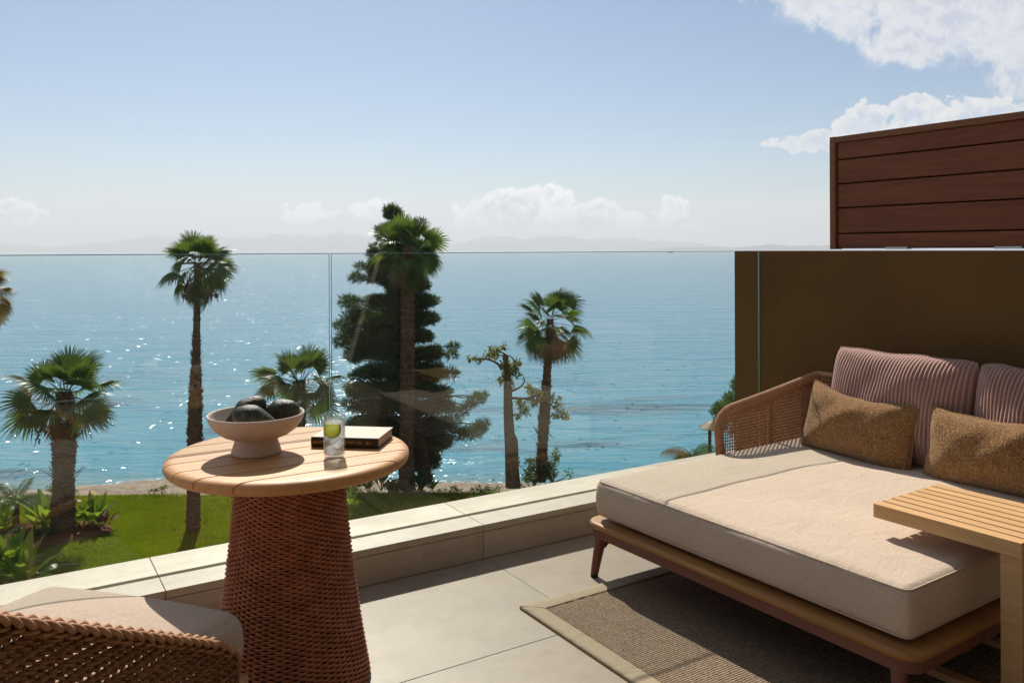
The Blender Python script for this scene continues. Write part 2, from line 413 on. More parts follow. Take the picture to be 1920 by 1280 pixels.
M['avocado'], T = mat('avocado_skin', (.02, .022, .012), .50, .35)
vd = T.vor(T.o, 210)
T.put(T.p.inputs['Base Color'], T.mix(T.mapr(T.noise(T.o, 30, 4, .6), .42, .66), (.014, .013, .008), (.040, .050, .012)))
T.put(T.p.inputs['Normal'], T.bump(T.m('ADD', vd, T.m('MULTIPLY', T.noise(T.o, 150, 3, .6), .7)), .7, .0018))
M['paper'], T = mat('book_pages', (.55, .42, .30), .95, .05)
spp = T.n('ShaderNodeSeparateXYZ'); T.put(spp.inputs[0], T.o)
T.put(T.p.inputs['Base Color'], T.mix(T.noise(T.map(T.o, (3, 3, 1500)), 1, 1, .5), (.44, .33, .23), (.64, .51, .38)))
M['cover'], T = mat('book_cover', (.43, .395, .31), .6, .3)
M['spine'], T = mat('book_spine', (.028, .016, .010), .5, .35)
M['gold'], T = mat('gold_lettering', (.55, .30, .05), .4, .5, .3)
M['lime'], T = mat('lime_flesh', (.60, .60, .06), .35, .5)
tl = T.n('ShaderNodeBsdfTranslucent'); T.put(tl.inputs[0], (.85, .85, .10)); ms = T.n('ShaderNodeMixShader'); ms.inputs[0].default_value = .6
T.links.new(T.p.outputs[0], ms.inputs[1]); T.links.new(tl.outputs[0], ms.inputs[2]); T.links.new(ms.outputs[0], T.out.inputs[0])
M['rind'], T = mat('lime_rind', (.34, .42, .03), .4, .4)
# plants
def leafmat(name, c1, c2, trans=.45, rough=.45, var=.25):
    m = bpy.data.materials.new(name); m.use_nodes = True
    T = NT(m.node_tree); p = T.nodes['Principled BSDF']; p.inputs['Roughness'].default_value = rough; p.inputs['Specular IOR Level'].default_value = .35
    o = T.n('ShaderNodeTexCoord').outputs['Object']
    c = hue(T, T.mix(T.mapr(T.noise(o, 2.6, 3, .6), .38, .66), c1, c2), var)
    T.put(p.inputs['Base Color'], c)
    tl = T.n('ShaderNodeBsdfTranslucent'); T.put(tl.inputs[0], T.mix(.5, c, (c2[0] * 1.6, c2[1] * 1.5, c2[2] * .6)))
    ms = T.n('ShaderNodeMixShader'); ms.inputs[0].default_value = trans
    T.links.new(p.outputs[0], ms.inputs[1]); T.links.new(tl.outputs[0], ms.inputs[2]); T.links.new(ms.outputs[0], T.nodes['Material Output'].inputs[0])
    return m
M['palm'] = leafmat('fan_palm_leaf', (.045, .092, .022), (.085, .13, .028), .44, .40)
M['palm_dead'] = leafmat('dead_palm_leaf', (.17, .095, .045), (.24, .14, .065), .35, .7)
M['palm_gold'] = leafmat('yellowing_palm_leaf', (.16, .11, .02), (.24, .15, .03), .4, .5)
M['pine'] = leafmat('pine_needles', (.030, .060, .022), (.065, .100, .028), .34, .6)
M['olive'] = leafmat('sparse_tree_leaf', (.12, .14, .030), (.20, .20, .045), .55, .5)
M['bush'] = leafmat('shrub_leaf', (.055, .10, .02), (.10, .14, .03), .35, .5)
M['canna'] = leafmat('canna_leaf', (.10, .18, .020), (.19, .27, .03), .5, .35)
M['bronze'] = leafmat('bronze_leaf', (.11, .035, .018), (.17, .07, .025), .35, .5)
M['feather'] = leafmat('feather_palm_leaf', (.065, .13, .03), (.11, .17, .045), .4, .4)
M['white_petal'], T = mat('white_petal', (.8, .8, .75), .7, .2)
M['yellow_petal'], T = mat('yellow_petal', (.75, .45, .03), .7, .2)
def bark(name, c1, c2, s=8):
    m, T = mat(name, c1, .95, .1)
    n = T.noise(T.map(T.o, (3, 3, 9)), s * .35, 5, .65)
    T.put(T.p.inputs['Base Color'], T.mix(T.mapr(n, .38, .64), c1, c2)); T.put(T.p.inputs['Normal'], T.bump(n, .8, .03))
    return m
M['palm_bark'] = bark('palm_bark', (.15, .09, .055), (.065, .04, .026))
M['boot'] = bark('palm_leaf_base', (.12, .065, .036), (.06, .035, .022))
M['bark'] = bark('pine_bark', (.07, .045, .03), (.03, .02, .014))
M['pale_bark'] = bark('stripped_bark', (.19, .13, .085), (.09, .06, .04))
# ground
M['lawn'], T = mat('lawn_grass', (.07, .11, .02), 1.0, .0)
n1 = T.noise(T.o, .35, 5, .6); n2 = T.noise(T.map(T.o, (1.4, 5, 1), (0, 0, R(-32))), 1.2, 5, .65); n3 = T.noise(T.o, 26, 4, .7)
c = T.mix(T.mapr(n1, .32, .68), (.108, .150, .002), (.150, .190, .003)); c = T.mix(T.m('MULTIPLY', T.mapr(n2, .45, .68), .75), c, (.20, .225, .010)); c = T.mix(T.m('MULTIPLY', T.mapr(T.noise(T.o, 1.3, 5, .7), .56, .72), .5), c, (.055, .075, .003)); c = T.mix(T.m('MULTIPLY', T.mapr(n3, .5, .75), .5), c, (.05, .085, .006))
T.put(T.p.inputs['Base Color'], c); T.put(T.p.inputs['Normal'], T.bump(T.m('ADD', n3, T.noise(T.o, 90, 3, .7)), .9, .06))
M['beach'], T = mat('beach_gravel', (.30, .235, .175), .95, .1)
n1 = T.noise(T.o, 1.2, 5, .6); n2 = T.vor(T.o, 9, 'Color'); s2 = T.n('ShaderNodeSeparateColor'); T.put(s2.inputs[0], n2)
c = T.mix(T.mapr(n1, .35, .65), (.34, .265, .20), (.22, .165, .115)); c = T.mix(T.m('MULTIPLY', s2.outputs[0], .5), c, (.42, .35, .28)); c = T.mix(T.m('MULTIPLY', T.mapr(s2.outputs[1], .75, .9), .6), c, (.11, .09, .07))
T.put(T.p.inputs['Base Color'], c); T.put(T.p.inputs['Normal'], T.bump(T.m('ADD', T.vor(T.o, 9), T.noise(T.o, 20, 4, .6)), .8, .08))
M['soil'], T = mat('flowerbed_soil', (.12, .055, .03), .98, .05)
T.put(T.p.inputs['Base Color'], T.mix(T.noise(T.o, 12, 5, .7), (.07, .032, .018), (.19, .09, .045)))
M['hill'], T = mat('hill_scrub', (.06, .075, .05), 1, .05)
T.put(T.p.inputs['Base Color'], T.mix(T.mapr(T.noise(T.o, .004, 6, .6), .4, .6), (.05, .065, .04), (.10, .095, .07)))
M['white_paint'], T = mat('white_paint', (.8, .8, .78), .5, .4)
M['dark_metal'], T = mat('dark_frame_metal', (.03, .028, .025), .45, .4, .5)
M['door_glass'], T = mat('door_glass', (.02, .022, .022), .05, .5)

# sea
m = bpy.data.materials.new('sea_water'); m.use_nodes = True; M['sea'] = m
T = NT(m.node_tree); p = T.nodes['Principled BSDF']
P_ = T.n('ShaderNodeNewGeometry').outputs['Position']
# object axes: local x runs along the shore, y out to sea (sheet is turned with the shore)
O_ = T.n('ShaderNodeTexCoord').outputs['Object']
so = T.n('ShaderNodeSeparateXYZ'); T.put(so.inputs[0], O_)
dist = so.outputs[1]
patch = T.noise(T.map(O_, (.5, 1.6, 1)), .035, 5, .6)
near = T.mapr(T.m('ADD', dist, T.m('MULTIPLY', patch, 30)), 38, 130)
c = T.mix(near, (.060, .245, .315), (.066, .240, .355))
c = T.mix(T.mapr(dist, 30.5, 36), (.12, .17, .14), c)
reef = T.m('MULTIPLY', T.mapr(T.noise(T.map(O_, (.6, 1.8, 1)), .09, 5, .62), .52, .66), T.mapr(dist, 75, 38))
c = T.mix(T.m('MULTIPLY', reef, .9), c, (.010, .038, .060))
T.put(p.inputs['Base Color'], c)
p.inputs['Roughness'].default_value = .10; p.inputs['IOR'].default_value = 1.33; p.inputs['Specular IOR Level'].default_value = .5
w1 = T.noise(T.map(O_, (.30, 1.0, 1)), .55, 4, .55, Distortion=.8)
w2 = T.noise(T.map(O_, (.55, 1.25, 1), (0, 0, R(12))), 2.1, 4, .6, Distortion=.6)
w3 = T.noise(T.map(O_, (.16, 1.0, 1), (0, 0, R(-6))), .16, 3, .5, Distortion=.5)
hgt = T.m('ADD', T.m('ADD', T.m('MULTIPLY', w1, .46), T.m('MULTIPLY', w2, .15)), T.m('MULTIPLY', w3, .8))
bn = T.bump(hgt, .46, 1.0)
# small steep facets that flash the sun
cel = T.vor(T.map(O_, (1, .5, 1)), 6.5, 'Color')
sc_ = T.n('ShaderNodeSeparateColor'); T.put(sc_.inputs[0], cel)
on = T.mapr(T.noise(T.map(O_, (1, .5, 1)), .45, 3, .6), .47, .58)
pick = T.m('MULTIPLY', T.m('GREATER_THAN', sc_.outputs[2], .95), on)
tilt = T.n('ShaderNodeCombineXYZ')
T.put(tilt.inputs[0], T.m('MULTIPLY', T.m('ADD', T.m('MULTIPLY', T.m('SUBTRACT', sc_.outputs[0], .5), .46), .08), pick))
T.put(tilt.inputs[1], T.m('MULTIPLY', T.m('MULTIPLY', T.m('ADD', sc_.outputs[1], .25), -.5), pick))
nn = T.vm('NORMALIZE', T.vm('ADD', bn, tilt.outputs[0]))
T.put(p.inputs['Normal'], nn)

# ================================================================== THE SETTING
ZL, ZS = EYE - 8.3, EYE - 9.3          # lawn and sea level
def wobble(x, k=0.0): return .35 * math.sin(x * .37 + k) + .22 * math.sin(x * .91 + 1.3 + k) + .1 * math.sin(x * 2.3 + k)
def lawn_edge(x):      # camera-forward distance of the lawn's sea edge at sideways offset x
    return 28.2 + .15 * max(0, -x - 9) ** 1.0 * 0 + .35 * wobble(x) - .012 * max(0, x) ** 1.5
def shore(x):
    return float(np.interp(x, [-70, -25, -19.5, -17, -14, -10, -6, 0, 10, 70], [30, 30.4, 31.0, 32.0, 33.4, 33.7, 32.9, 32.3, 32.3, 33.5])) + .2 * wobble(x, 2)
yaw_rot = -YAW
# sea
xs = [-14000, -4000, -1200, -400, -150, -60, -30, 0, 30, 60, 150, 400, 1200, 4000, 14000]
ys = [18, 30, 45, 70, 110, 200, 400, 900, 2000, 4500, 9000, 12500]
V = [(x, y, 0) for y in ys for x in xs]; nx = len(xs)
F = [(j * nx + i, j * nx + i + 1, (j + 1) * nx + i + 1, (j + 1) * nx + i) for j in range(len(ys) - 1) for i in range(nx - 1)]
sea = obj('sea', V, F, M['sea'], None, True); sea.location = (0, 0, ZS); sea.rotation_euler = (0, 0, yaw_rot); tag(sea, kind='structure')
# lawn: a gently uneven sheet that rolls over at its edge
xs = np.linspace(-70, 70, 141); rows = []
for t in list(np.linspace(0, 1, 24)):
    rows.append([(x, 2 + (lawn_edge(x) - 2) * t, .06 * math.sin(x * .3 + t * 9) * t - .04 * max(0, t - .96) / .04) for x in xs])
rows.append([(x, lawn_edge(x) + .12, -.16) for x in xs]); rows.append([(x, lawn_edge(x) + .2, -.5) for x in xs])
V = [q for r in rows for q in r]; n = len(xs)
F = [(j * n + i, j * n + i + 1, (j + 1) * n + i + 1, (j + 1) * n + i) for j in range(len(rows) - 1) for i in range(n - 1)]
lawn = obj('lawn', V, F, M['lawn'], None, True); lawn.location = (0, 0, ZL); lawn.rotation_euler = (0, 0, yaw_rot); tag(lawn, kind='structure')
rows = []
for t in np.linspace(0, 1, 14):
    rows.append([(x, lawn_edge(x) - .3 + (shore(x) + 2.2 - lawn_edge(x) + .3) * t, -.28 - 1.02 * t ** 1.15 + .03 * math.sin(x * 3 + t * 20)) for x in xs])
V = [q for r in rows for q in r]
F = [(j * n + i, j * n + i + 1, (j + 1) * n + i + 1, (j + 1) * n + i) for j in range(len(rows) - 1) for i in range(n - 1)]
beach = obj('beach', V, F, M['beach'], None, True); beach.location = (0, 0, ZL); beach.rotation_euler = (0, 0, yaw_rot); tag(beach, kind='structure')
# broken foam where the ripples run up the beach
m = bpy.data.materials.new('surf_foam'); m.use_nodes = True; T = NT(m.node_tree); p = T.nodes['Principled BSDF']; p.inputs['Roughness'].default_value = .8
T.put(p.inputs['Base Color'], (.75, .78, .78)); o_ = T.n('ShaderNodeTexCoord').outputs['UV']; ob = T.n('ShaderNodeTexCoord').outputs['Object']
so2 = T.n('ShaderNodeSeparateXYZ'); T.put(so2.inputs[0], o_)
band = T.mapr(T.m('ABSOLUTE', T.m('SUBTRACT', so2.outputs[1], T.m('ADD', .1, T.m('MULTIPLY', T.noise(ob, .7, 3, .6), .7)))), .22, .0)
al = T.m('MULTIPLY', band, T.mapr(T.noise(T.map(ob, (1, 2.2, 1)), 3.0, 5, .7), .46, .62))
T.put(p.inputs['Alpha'], T.m('MULTIPLY', al, .85)); M['foam'] = m
V = []; F = []; fx_ = np.linspace(-34, 30, 260); UVs = []
for i, x in enumerate(fx_):
    for k, o2 in enumerate((-.25, .25, .75, 1.3)): V.append((x, shore(x) + o2, .004)); UVs.append((i / 259, k / 3))
for i in range(259): F += [(i * 4 + k, (i + 1) * 4 + k, (i + 1) * 4 + k + 1, i * 4 + k + 1) for k in range(3)]
fo = obj('surf', V, F, M['foam']); fo.location = (0, 0, ZS); fo.rotation_euler = (0, 0, yaw_rot); tag(fo, kind='structure')
uvl = fo.data.uv_layers.new(name='UVMap')
for lp in fo.data.loops: uvl.data[lp.index].uv = UVs[lp.vertex_index]
# far hills and islands
def ridge(name, d, u0, u1, prof, seed, w=700):
    r = np.random.default_rng(seed); us = np.linspace(u0, u1, 90); V = []; F = []
    ph = r.uniform(0, 6.28, 8)
    for i, u in enumerate(us):
        t = (u - u0) / (u1 - u0); h = np.interp(u, [p[0] for p in prof], [p[1] for p in prof])
        h = h * (1 + .10 * math.sin(u * .05 + ph[0]) + .07 * math.sin(u * .11 + ph[1]) + .05 * math.sin(u * .23 + ph[2])) / FPX * d
        c = cam2w((u - 960) / FPX * d, d); b = cam2w((u - 960) / FPX * (d + w), d + w); e = cam2w((u - 960) / FPX * (d - w * .5), d - w * .5)
        k = len(V); V += [(e[0], e[1], ZS - .5), ((e[0] + c[0]) / 2, (e[1] + c[1]) / 2, ZS + max(0, h) * .45), (c[0], c[1], ZS + max(0, h)), (b[0], b[1], ZS - .5)]
        if i: F += [(k - 4 + q, k + q, k + q + 1, k - 4 + q + 1) for q in range(3)]
    o = obj(name, V, F, M['hill'], None, True); tag(o, kind='structure'); return o
ridge('hills', 10300, -300, 760, [(-300, 20), (0, 15), (120, 10), (230, 22), (330, 31), (420, 27), (520, 29), (640, 31), (700, 25), (760, 0)], 3)
ridge('hills', 10600, 800, 1420, [(800, 0), (860, 16), (930, 25), (1060, 24), (1200, 20), (1320, 10), (1420, 0)], 4)
ridge('islands', 6500, 1180, 1760, [(1180, 0), (1260, 5), (1380, 5), (1440, 9), (1500, 8), (1600, 8), (1760, 0)], 5, 300)

# haze over land and sea
V, F = box(-20000, 20000, -20000, 20000, ZS - 2.5, 262)
hz = bpy.data.materials.new('haze_air'); hz.use_nodes = True; T = NT(hz.node_tree); T.nodes.clear()
pv = T.n('ShaderNodeVolumePrincipled'); pv.inputs['Color'].default_value = (.90, .945, 1.0, 1); pv.inputs['Density'].default_value = 2.4e-4; pv.inputs['Anisotropy'].default_value = .15
ou = T.n('ShaderNodeOutputMaterial'); T.links.new(pv.outputs[0], ou.inputs['Volume'])
HAZE = True
if HAZE:
    haze = obj('haze', V, F, hz); tag(haze, 'pale sea haze filling the air towards the horizon', 'haze', kind='stuff')

# ------------------------------------------------------------------ terrace floor, kerb, walls
Y_IN, Y_GL, Y_OUT, ZK, XW = 3.236, 3.396, 3.624, .155, 3.853
X_L, Y_B = -6.2, -1.9
PITCH = 1.345; X_J = 1.872; Y_J = 2.457
floor = obj('terrace_floor', *box(X_L, XW, Y_B, Y_IN, -.22, -.006), M['grout']); tag(floor, kind='structure')
xe = sorted([X_L] + [X_J + k * PITCH for k in range(-7, 3) if X_L < X_J + k * PITCH < XW] + [XW])
ye = sorted([Y_B] + [Y_J - k * PITCH for k in range(0, 4)] + [Y_IN])
ye = [y for y in ye if y >= Y_B]
for i in range(len(xe) - 1):
    for j in range(len(ye) - 1):
        obj('floor_tile', *box(xe[i] + .0014, xe[i + 1] - .0014, ye[j] + .0014, ye[j + 1] - .0014, -.02, 0, .0012), M['tile'], floor)
kerb = obj('terrace_kerb', *box(X_L, XW, Y_IN + .02, Y_OUT - .02, -.35, ZK - .03), M['grout']); tag(kerb, kind='structure')
kx = sorted([X_L] + [X_J - .015 + k * PITCH for k in range(-7, 3) if X_L < X_J + k * PITCH < XW] + [XW])
for i in range(len(kx) - 1):
    a, b = kx[i] + .0013, kx[i + 1] - .0013
    obj('front_slab', *box(a, b, Y_IN, Y_IN + .019, .001, ZK - .0325, .001), M['kerb'], kerb)
    obj('coping_slab', *box(a, b, Y_IN, Y_GL - .014, ZK - .030, ZK, .0015), M['kerb'], kerb)
    obj('coping_slab', *box(a, b, Y_GL + .016, Y_OUT, ZK - .030, ZK, .0015), M['kerb'], kerb)
    obj('outer_slab', *box(a, b, Y_OUT - .019, Y_OUT, -.35, ZK - .0325, .001), M['kerb'], kerb)
obj('glazing_channel', *box(X_L, XW, Y_GL - .0135, Y_GL + .0155, ZK - .029, ZK - .010), M['steel'], kerb)
# facade below the terrace, down to the garden
base = obj('facade_below', *box(X_L - 8, XW + 9, -2.4, Y_OUT - .06, ZL - .6, -.352), M['facade']); tag(base, 'cream rendered building front below the terrace kerb', 'building')
# right party wall and timber screen
wall = obj('party_wall', *rbox(XW, XW + .30, Y_B, Y_OUT - .03, -.35, EYE - .012, .006, 2), M['wall']); tag(wall, 'brown rendered party wall behind the daybed', 'wall')
sx0, sy1, sz0, sz1 = XW + .035, 2.93, EYE - .004, EYE + .613
scr = empty('timber_screen', (sx0, Y_B, sz0)); tag(scr, 'dark stained timber board screen standing on the brown wall', 'screen')
L = sy1 - Y_B
FW = .035
obj('stile', *box(0, .06, L - FW, L, 0, sz1 - sz0, .003), M['screen_frame'], scr)
obj('top_rail', *box(.001, .059, .06, L - FW - .001, sz1 - sz0 - FW, sz1 - sz0 - .001, .003), M['screen_frame'], scr)
zb = [0.003, .085, .225, .357, .489, sz1 - sz0 - FW + .003]
for k in range(5):
    obj('board', *box(.016, .044, .06, L - FW - .006, zb[k] + .0035, zb[k + 1] - .0035, .004), M['screen'], scr)
obj('backing', *box(.046, .055, .06, L - FW - .002, .004, sz1 - sz0 - FW + .006), M['core'], scr)
for yy in (L - .45, L - 1.0, L - 1.7):
    obj('fixing_plate', *box(.01, .05, yy, yy + .12, 0, .011), M['steel'], scr)
# building behind the viewer, with an added slab overhead
bld = empty('villa_facade', (0, Y_B, 0)); tag(bld, 'cream rendered villa front with sliding glass doors behind the terrace', 'building')
obj('wall', *box(X_L, -1.6, -.3, 0, -.004, 3.0), M['facade'], bld)
obj('wall', *box(1.21, XW + .3, -.3, -.001, -.004, 3.0), M['facade'], bld)
obj('lintel', *box(-1.599, 1.209, -.3, -.002, 2.4, 2.998), M['facade'], bld)
for x0 in (-1.58, -.19):
    d = obj('door_pane', *box(x0 + .05, x0 + 1.34, -.16, -.14, .06, 2.36), M['door_glass'], bld)
    for q in (box(x0, x0 + .05, -.18, -.12, .0, 2.4), box(x0 + 1.34, x0 + 1.39, -.18, -.12, .0, 2.4), box(x0 + .05, x0 + 1.34, -.18, -.12, 2.36, 2.4), box(x0 + .05, x0 + 1.34, -.18, -.12, 0, .06)):
        obj('frame', *q, M['dark_metal'], d)
slab = obj('sky_shading_slab', *box(X_L, XW + .3, Y_B - .3, 1.2, 3.001, 3.25), M['facade']); tag(slab, 'unseen cream slab added above the back of the terrace to cut sky light', 'shading slab')  # unseen slab added overhead; its depth holds back sky fill on the terrace

# glass balustrade: two panes, polished edges
XJ_G = at_d(619.5, 600, 1.0)[0] / at_d(619.5, 600, 1.0)[1] * Y_GL
for k, (a, b) in enumerate(((X_L + .01, XJ_G - .0045), (XJ_G + .0045, XW - .006))):
    zt = EYE - .0125; cs = [(-.006, ZK - .008), (.006, ZK - .008), (.006, zt - .003), (.0035, zt), (-.0035, zt), (-.006, zt - .003)]     # cross-section with polished arrises
    V = [(x, Y_GL + y, z) for x in (a, b) for y, z in cs]; F = [tuple(range(6))[::-1], tuple(range(6, 12))] + [(i, (i + 1) % 6, 6 + (i + 1) % 6, 6 + i) for i in range(6)]
    g = obj('glass_panel', V, F, M['pane']); me = g.data; me.materials.append(M['pane_edge'])
    for pl in me.polygons:
        if abs(pl.normal.y) < .95: pl.material_index = 1
    tag(g, ('clear frameless glass balustrade panel left of the vertical joint', 'clear frameless glass balustrade panel right of the vertical joint, ending at brown wall')[k], 'glass panel')

# ================================================================== DAYBED
DO = np.array([2.192, 2.834]); DA = R(2.2)
def dby(lx, ly, z): c, s = math.cos(DA), math.sin(DA); return (DO[0] + c * lx - s * ly, DO[1] + s * lx + c * ly, z)
bed = empty('daybed', dby(0, 0, 0), DA); tag(bed, 'low wooden platform daybed with woven cord arm and terracotta legs', 'daybed')
ZP, ZM = .232, .406
def plat(v):   # soften the rim: top falls slightly towards the edge
    return v
def ring_outline(x0, x1, y0, y1, r, n=10):
    P = []
    for cx_, cy_, a0 in ((x1 - r, y1 - r, 0), (x0 + r, y1 - r, 90), (x0 + r, y0 + r, 180), (x1 - r, y0 + r, 270)):
        for k in range(n): a = R(a0 + 90 * k / (n - 1)); P.append((cx_ + r * math.cos(a), cy_ + r * math.sin(a)))
    return P
def plate(x0, x1, y0, y1, r, prof_):
    """rounded rectangle with an edge profile of (inset, z)"""
    V = []; m_ = 40
    for ins, z in prof_: V += [(x, y, z) for x, y in ring_outline(x0 + ins, x1 - ins, y0 + ins, y1 - ins, max(.004, r - ins))]
    F = [(i * m_ + j, i * m_ + (j + 1) % m_, (i + 1) * m_ + (j + 1) % m_, (i + 1) * m_ + j) for i in range(len(prof_) - 1) for j in range(m_)]
    return V, F + [tuple(range(m_))[::-1], tuple(range((len(prof_) - 1) * m_, len(prof_) * m_))]
tk = .027
pf = obj('platform', *plate(-.042, 1.60, -1.450, .047, .075, [(.010, ZP - tk), (.004, ZP - tk + .002), (.0005, ZP - tk + .008), (0, ZP - .012), (.002, ZP - .005), (.007, ZP - .0012), (.014, ZP)]), M['platform'], bed, True)
pf.data.set_sharp_from_angle(angle=R(50))
# low battens that carry the mattress
for xx in (.12, .75, 1.38): obj('batten', *box(xx, xx + .06, -1.36, -.04, ZP + .0005, ZP + .0135, .002), M['platform'], bed)
o1 = ring_outline(-.030, 1.585, -1.438, .035, .064); i1 = ring_outline(-.006, 1.561, -1.414, .011, .040)
V = [(x, y, z) for L_ in (o1, i1) for z in (ZP - .064, ZP - tk - .0005) for x, y in L_]; m_ = 40
F = []
for j in range(m_):
    k = (j + 1) % m_; F += [(j, k, m_ + k, m_ + j), (2 * m_ + j, 3 * m_ + j, 3 * m_ + k, 2 * m_ + k), (j, 2 * m_ + j, 2 * m_ + k, k), (m_ + j, m_ + k, 3 * m_ + k, 3 * m_ + j)]
obj('rail', V, F, M['frame'], bed)
obj('cross_beam', *box(.30, .36, -1.409, .004, ZP - .10, ZP - .030, .005), M['frame'], bed)
for lx, ly, dx, dy in ((.0, -.035, -.035, .012), (.0, -1.375, -.03, -.025), (1.53, -.035, .03, .012), (1.53, -1.375, .03, -.025)):
    path = [(lx + dx * t, ly + dy * t, ZP - .036 - (ZP - .036 - .012) * t) for t in np.linspace(0, 1, 7)]
    lg = obj('leg', *tube_capped(path, np.linspace(.026, .017, 7), 14), M['frame'], bed, True)
    obj('foot_cap', *tube_capped([(lx + dx, ly + dy, .0121), (lx + dx, ly + dy, .0)], [.0165, .016], 12), M['foot'], lg)
    br = [(lx + .0, ly, ZP - .10), (lx + (.05 if lx < 1 else -.05), ly + (-.0), ZP - .066), (lx + (.10 if lx < 1 else -.10), ly, ZP - .058)]
    obj('bracket', *tube_capped(br, [.018, .014, .010], 10), M['frame'], lg, True)
# arm: rope-wrapped loop with woven cord panel
LY = .036
prof = [(.828, .236), (.820, .40), (.808, .49), (.812, .545), (.834, .580), (.872, .601), (.94, .613), (1.2, .648), (1.585, .711)]
def dense(pts, n):
    pts = np.array(pts, float); s = np.r_[0, np.cumsum(np.linalg.norm(np.diff(pts, axis=0), axis=1))]
    t = np.linspace(0, s[-1], n); return np.stack([np.interp(t, s, pts[:, k]) for k in range(pts.shape[1])], 1)
def smooth_path(pts, n, it=3):
    p = np.array(pts, float)
    for _ in range(it):
        q = [p[0]]
        for a, b in zip(p[:-1], p[1:]): q += [.75 * a + .25 * b, .25 * a + .75 * b]
        q.append(p[-1]); p = np.array(q)
    return dense(p, n)
loop = smooth_path(prof, 120)
path3 = np.stack([loop[:, 0], np.full(120, LY), loop[:, 1]], 1)
af = obj('arm_frame', *tube_capped(path3, .0195, 12), M['cord'], bed, True)
def wrap(path, r, wire, pitch, mat_, parent, spt=9):
    """cord wound tightly round a path"""
    s = np.r_[0, np.cumsum(np.linalg.norm(np.diff(path, axis=0), axis=1))]; n = int(s[-1] / pitch * spt)
    t = np.linspace(0, s[-1], n); P = np.stack([np.interp(t, s, path[:, k]) for k in range(3)], 1)
    Tn = np.gradient(P, axis=0); Tn /= np.linalg.norm(Tn, axis=1, keepdims=True)
    A = np.cross(Tn, (0.02, 1, .01)); A /= np.linalg.norm(A, axis=1, keepdims=True); B = np.cross(Tn, A)
    a = t / pitch * 2 * math.pi
    H_ = P + r * (np.cos(a)[:, None] * A + np.sin(a)[:, None] * B)
    V, F = tubes(H_, wire, 4); return obj('cord_wrapping', V, F, mat_, parent, True)
wrap(path3, .0208, .0034, .0062, M['cord'], af, 14)
def top_at(x):
    i = loop[:, 1] > .56; return np.interp(x, loop[i, 0], loop[i, 1])
verts = []
zz0 = ZP + .004
cx = np.arange(.840, 1.575, .0165)
P = []
for i, x in enumerate(cx):
    t = np.linspace(0, 1, 40); z = zz0 + (top_at(max(x, .80)) - .012 - zz0) * t if x > .83 else zz0 + (.58 - zz0) * t
    P.append(np.stack([x + .0012 * np.sin(z * 2 * math.pi / .031 + i * math.pi), LY + .0015 * np.sin(z * 2 * math.pi / .0155 + i * 2.1), z], 1))
V1, F1 = tubes(np.array(P), .0027, 5)
P = []
for r, z0 in enumerate(np.arange(zz0 + .01, .73, .0155)):
    n = 150; x = np.linspace(.825, 1.578, n); top = np.array([top_at(max(q, .87)) for q in x]) - .012
    sl = (x - .81) * .06 * np.clip((z0 - .3) / .3, 0, 1)
    z = np.minimum(z0 + sl * .5, top)
    P.append(np.stack([x, LY + .0042 * np.sin(x * math.pi / .0165 + r * math.pi), z + .0018 * np.sin(x * 2 * math.pi / .0165)], 1))
for r in range(5):     # tighter rows under the tube
    n = 150; x = np.linspace(.83, 1.578, n); top = np.array([top_at(max(q, .87)) for q in x])
    P.append(np.stack([x, LY + .0052 * np.sin(x * math.pi / .0165 + r * math.pi), top - .016 - r * .0088 + .002 * np.sin(x * 2 * math.pi / .0165)], 1))
V2, F2 = tubes(np.array(P), .0031, 6)
wv = obj('woven_panel', np.r_[V1, V2], np.r_[F1, F2 + len(V1)], M['cord'], bed, True); tag(wv, kind='stuff')
st_ = dense([(1.2, LY + .006, ZP + .002), (1.2, LY + .006, .648)], 30)
sv = obj('strut', *tube_capped(st_, .0095, 8), M['cord'], bed, True); wrap(st_, .0105, .003, .0056, M['cord'], sv)
# back rail behind the cushions
bk = dense([(1.585, LY, .722), (1.585, -.3, .725), (1.585, -1.43, .725)], 60)
obj('back_rail', *tube_capped(bk, .0135, 10), M['cord'], bed, True)
P = []
for i, y in enumerate(np.arange(.02, -1.43, -.02)):
    z = np.linspace(ZP + .004, .712, 20); P.append(np.stack([1.585 + .003 * np.sin(z * 180 + i), np.full(20, y), z], 1))
V1, F1 = tubes(np.array(P), .0045, 4); P = []
for r, z in enumerate(np.arange(ZP + .02, .72, .02)):
    y = np.linspace(.03, -1.43, 160); P.append(np.stack([1.585 + .005 * np.sin(y * math.pi / .02 + r * math.pi), y, np.full(160, z)], 1))
V2, F2 = tubes(np.array(P), .004, 4)
wv = obj('back_weave', np.r_[V1, V2], np.r_[F1, F2 + len(V1)], M['cord'], bed, True); tag(wv, kind='stuff')
for yy in (-.7, -1.425): obj('strut', *tube_capped(dense([(1.59, yy, ZP + .002), (1.59, yy, .713)], 5), .010, 8), M['cord'], bed, True)

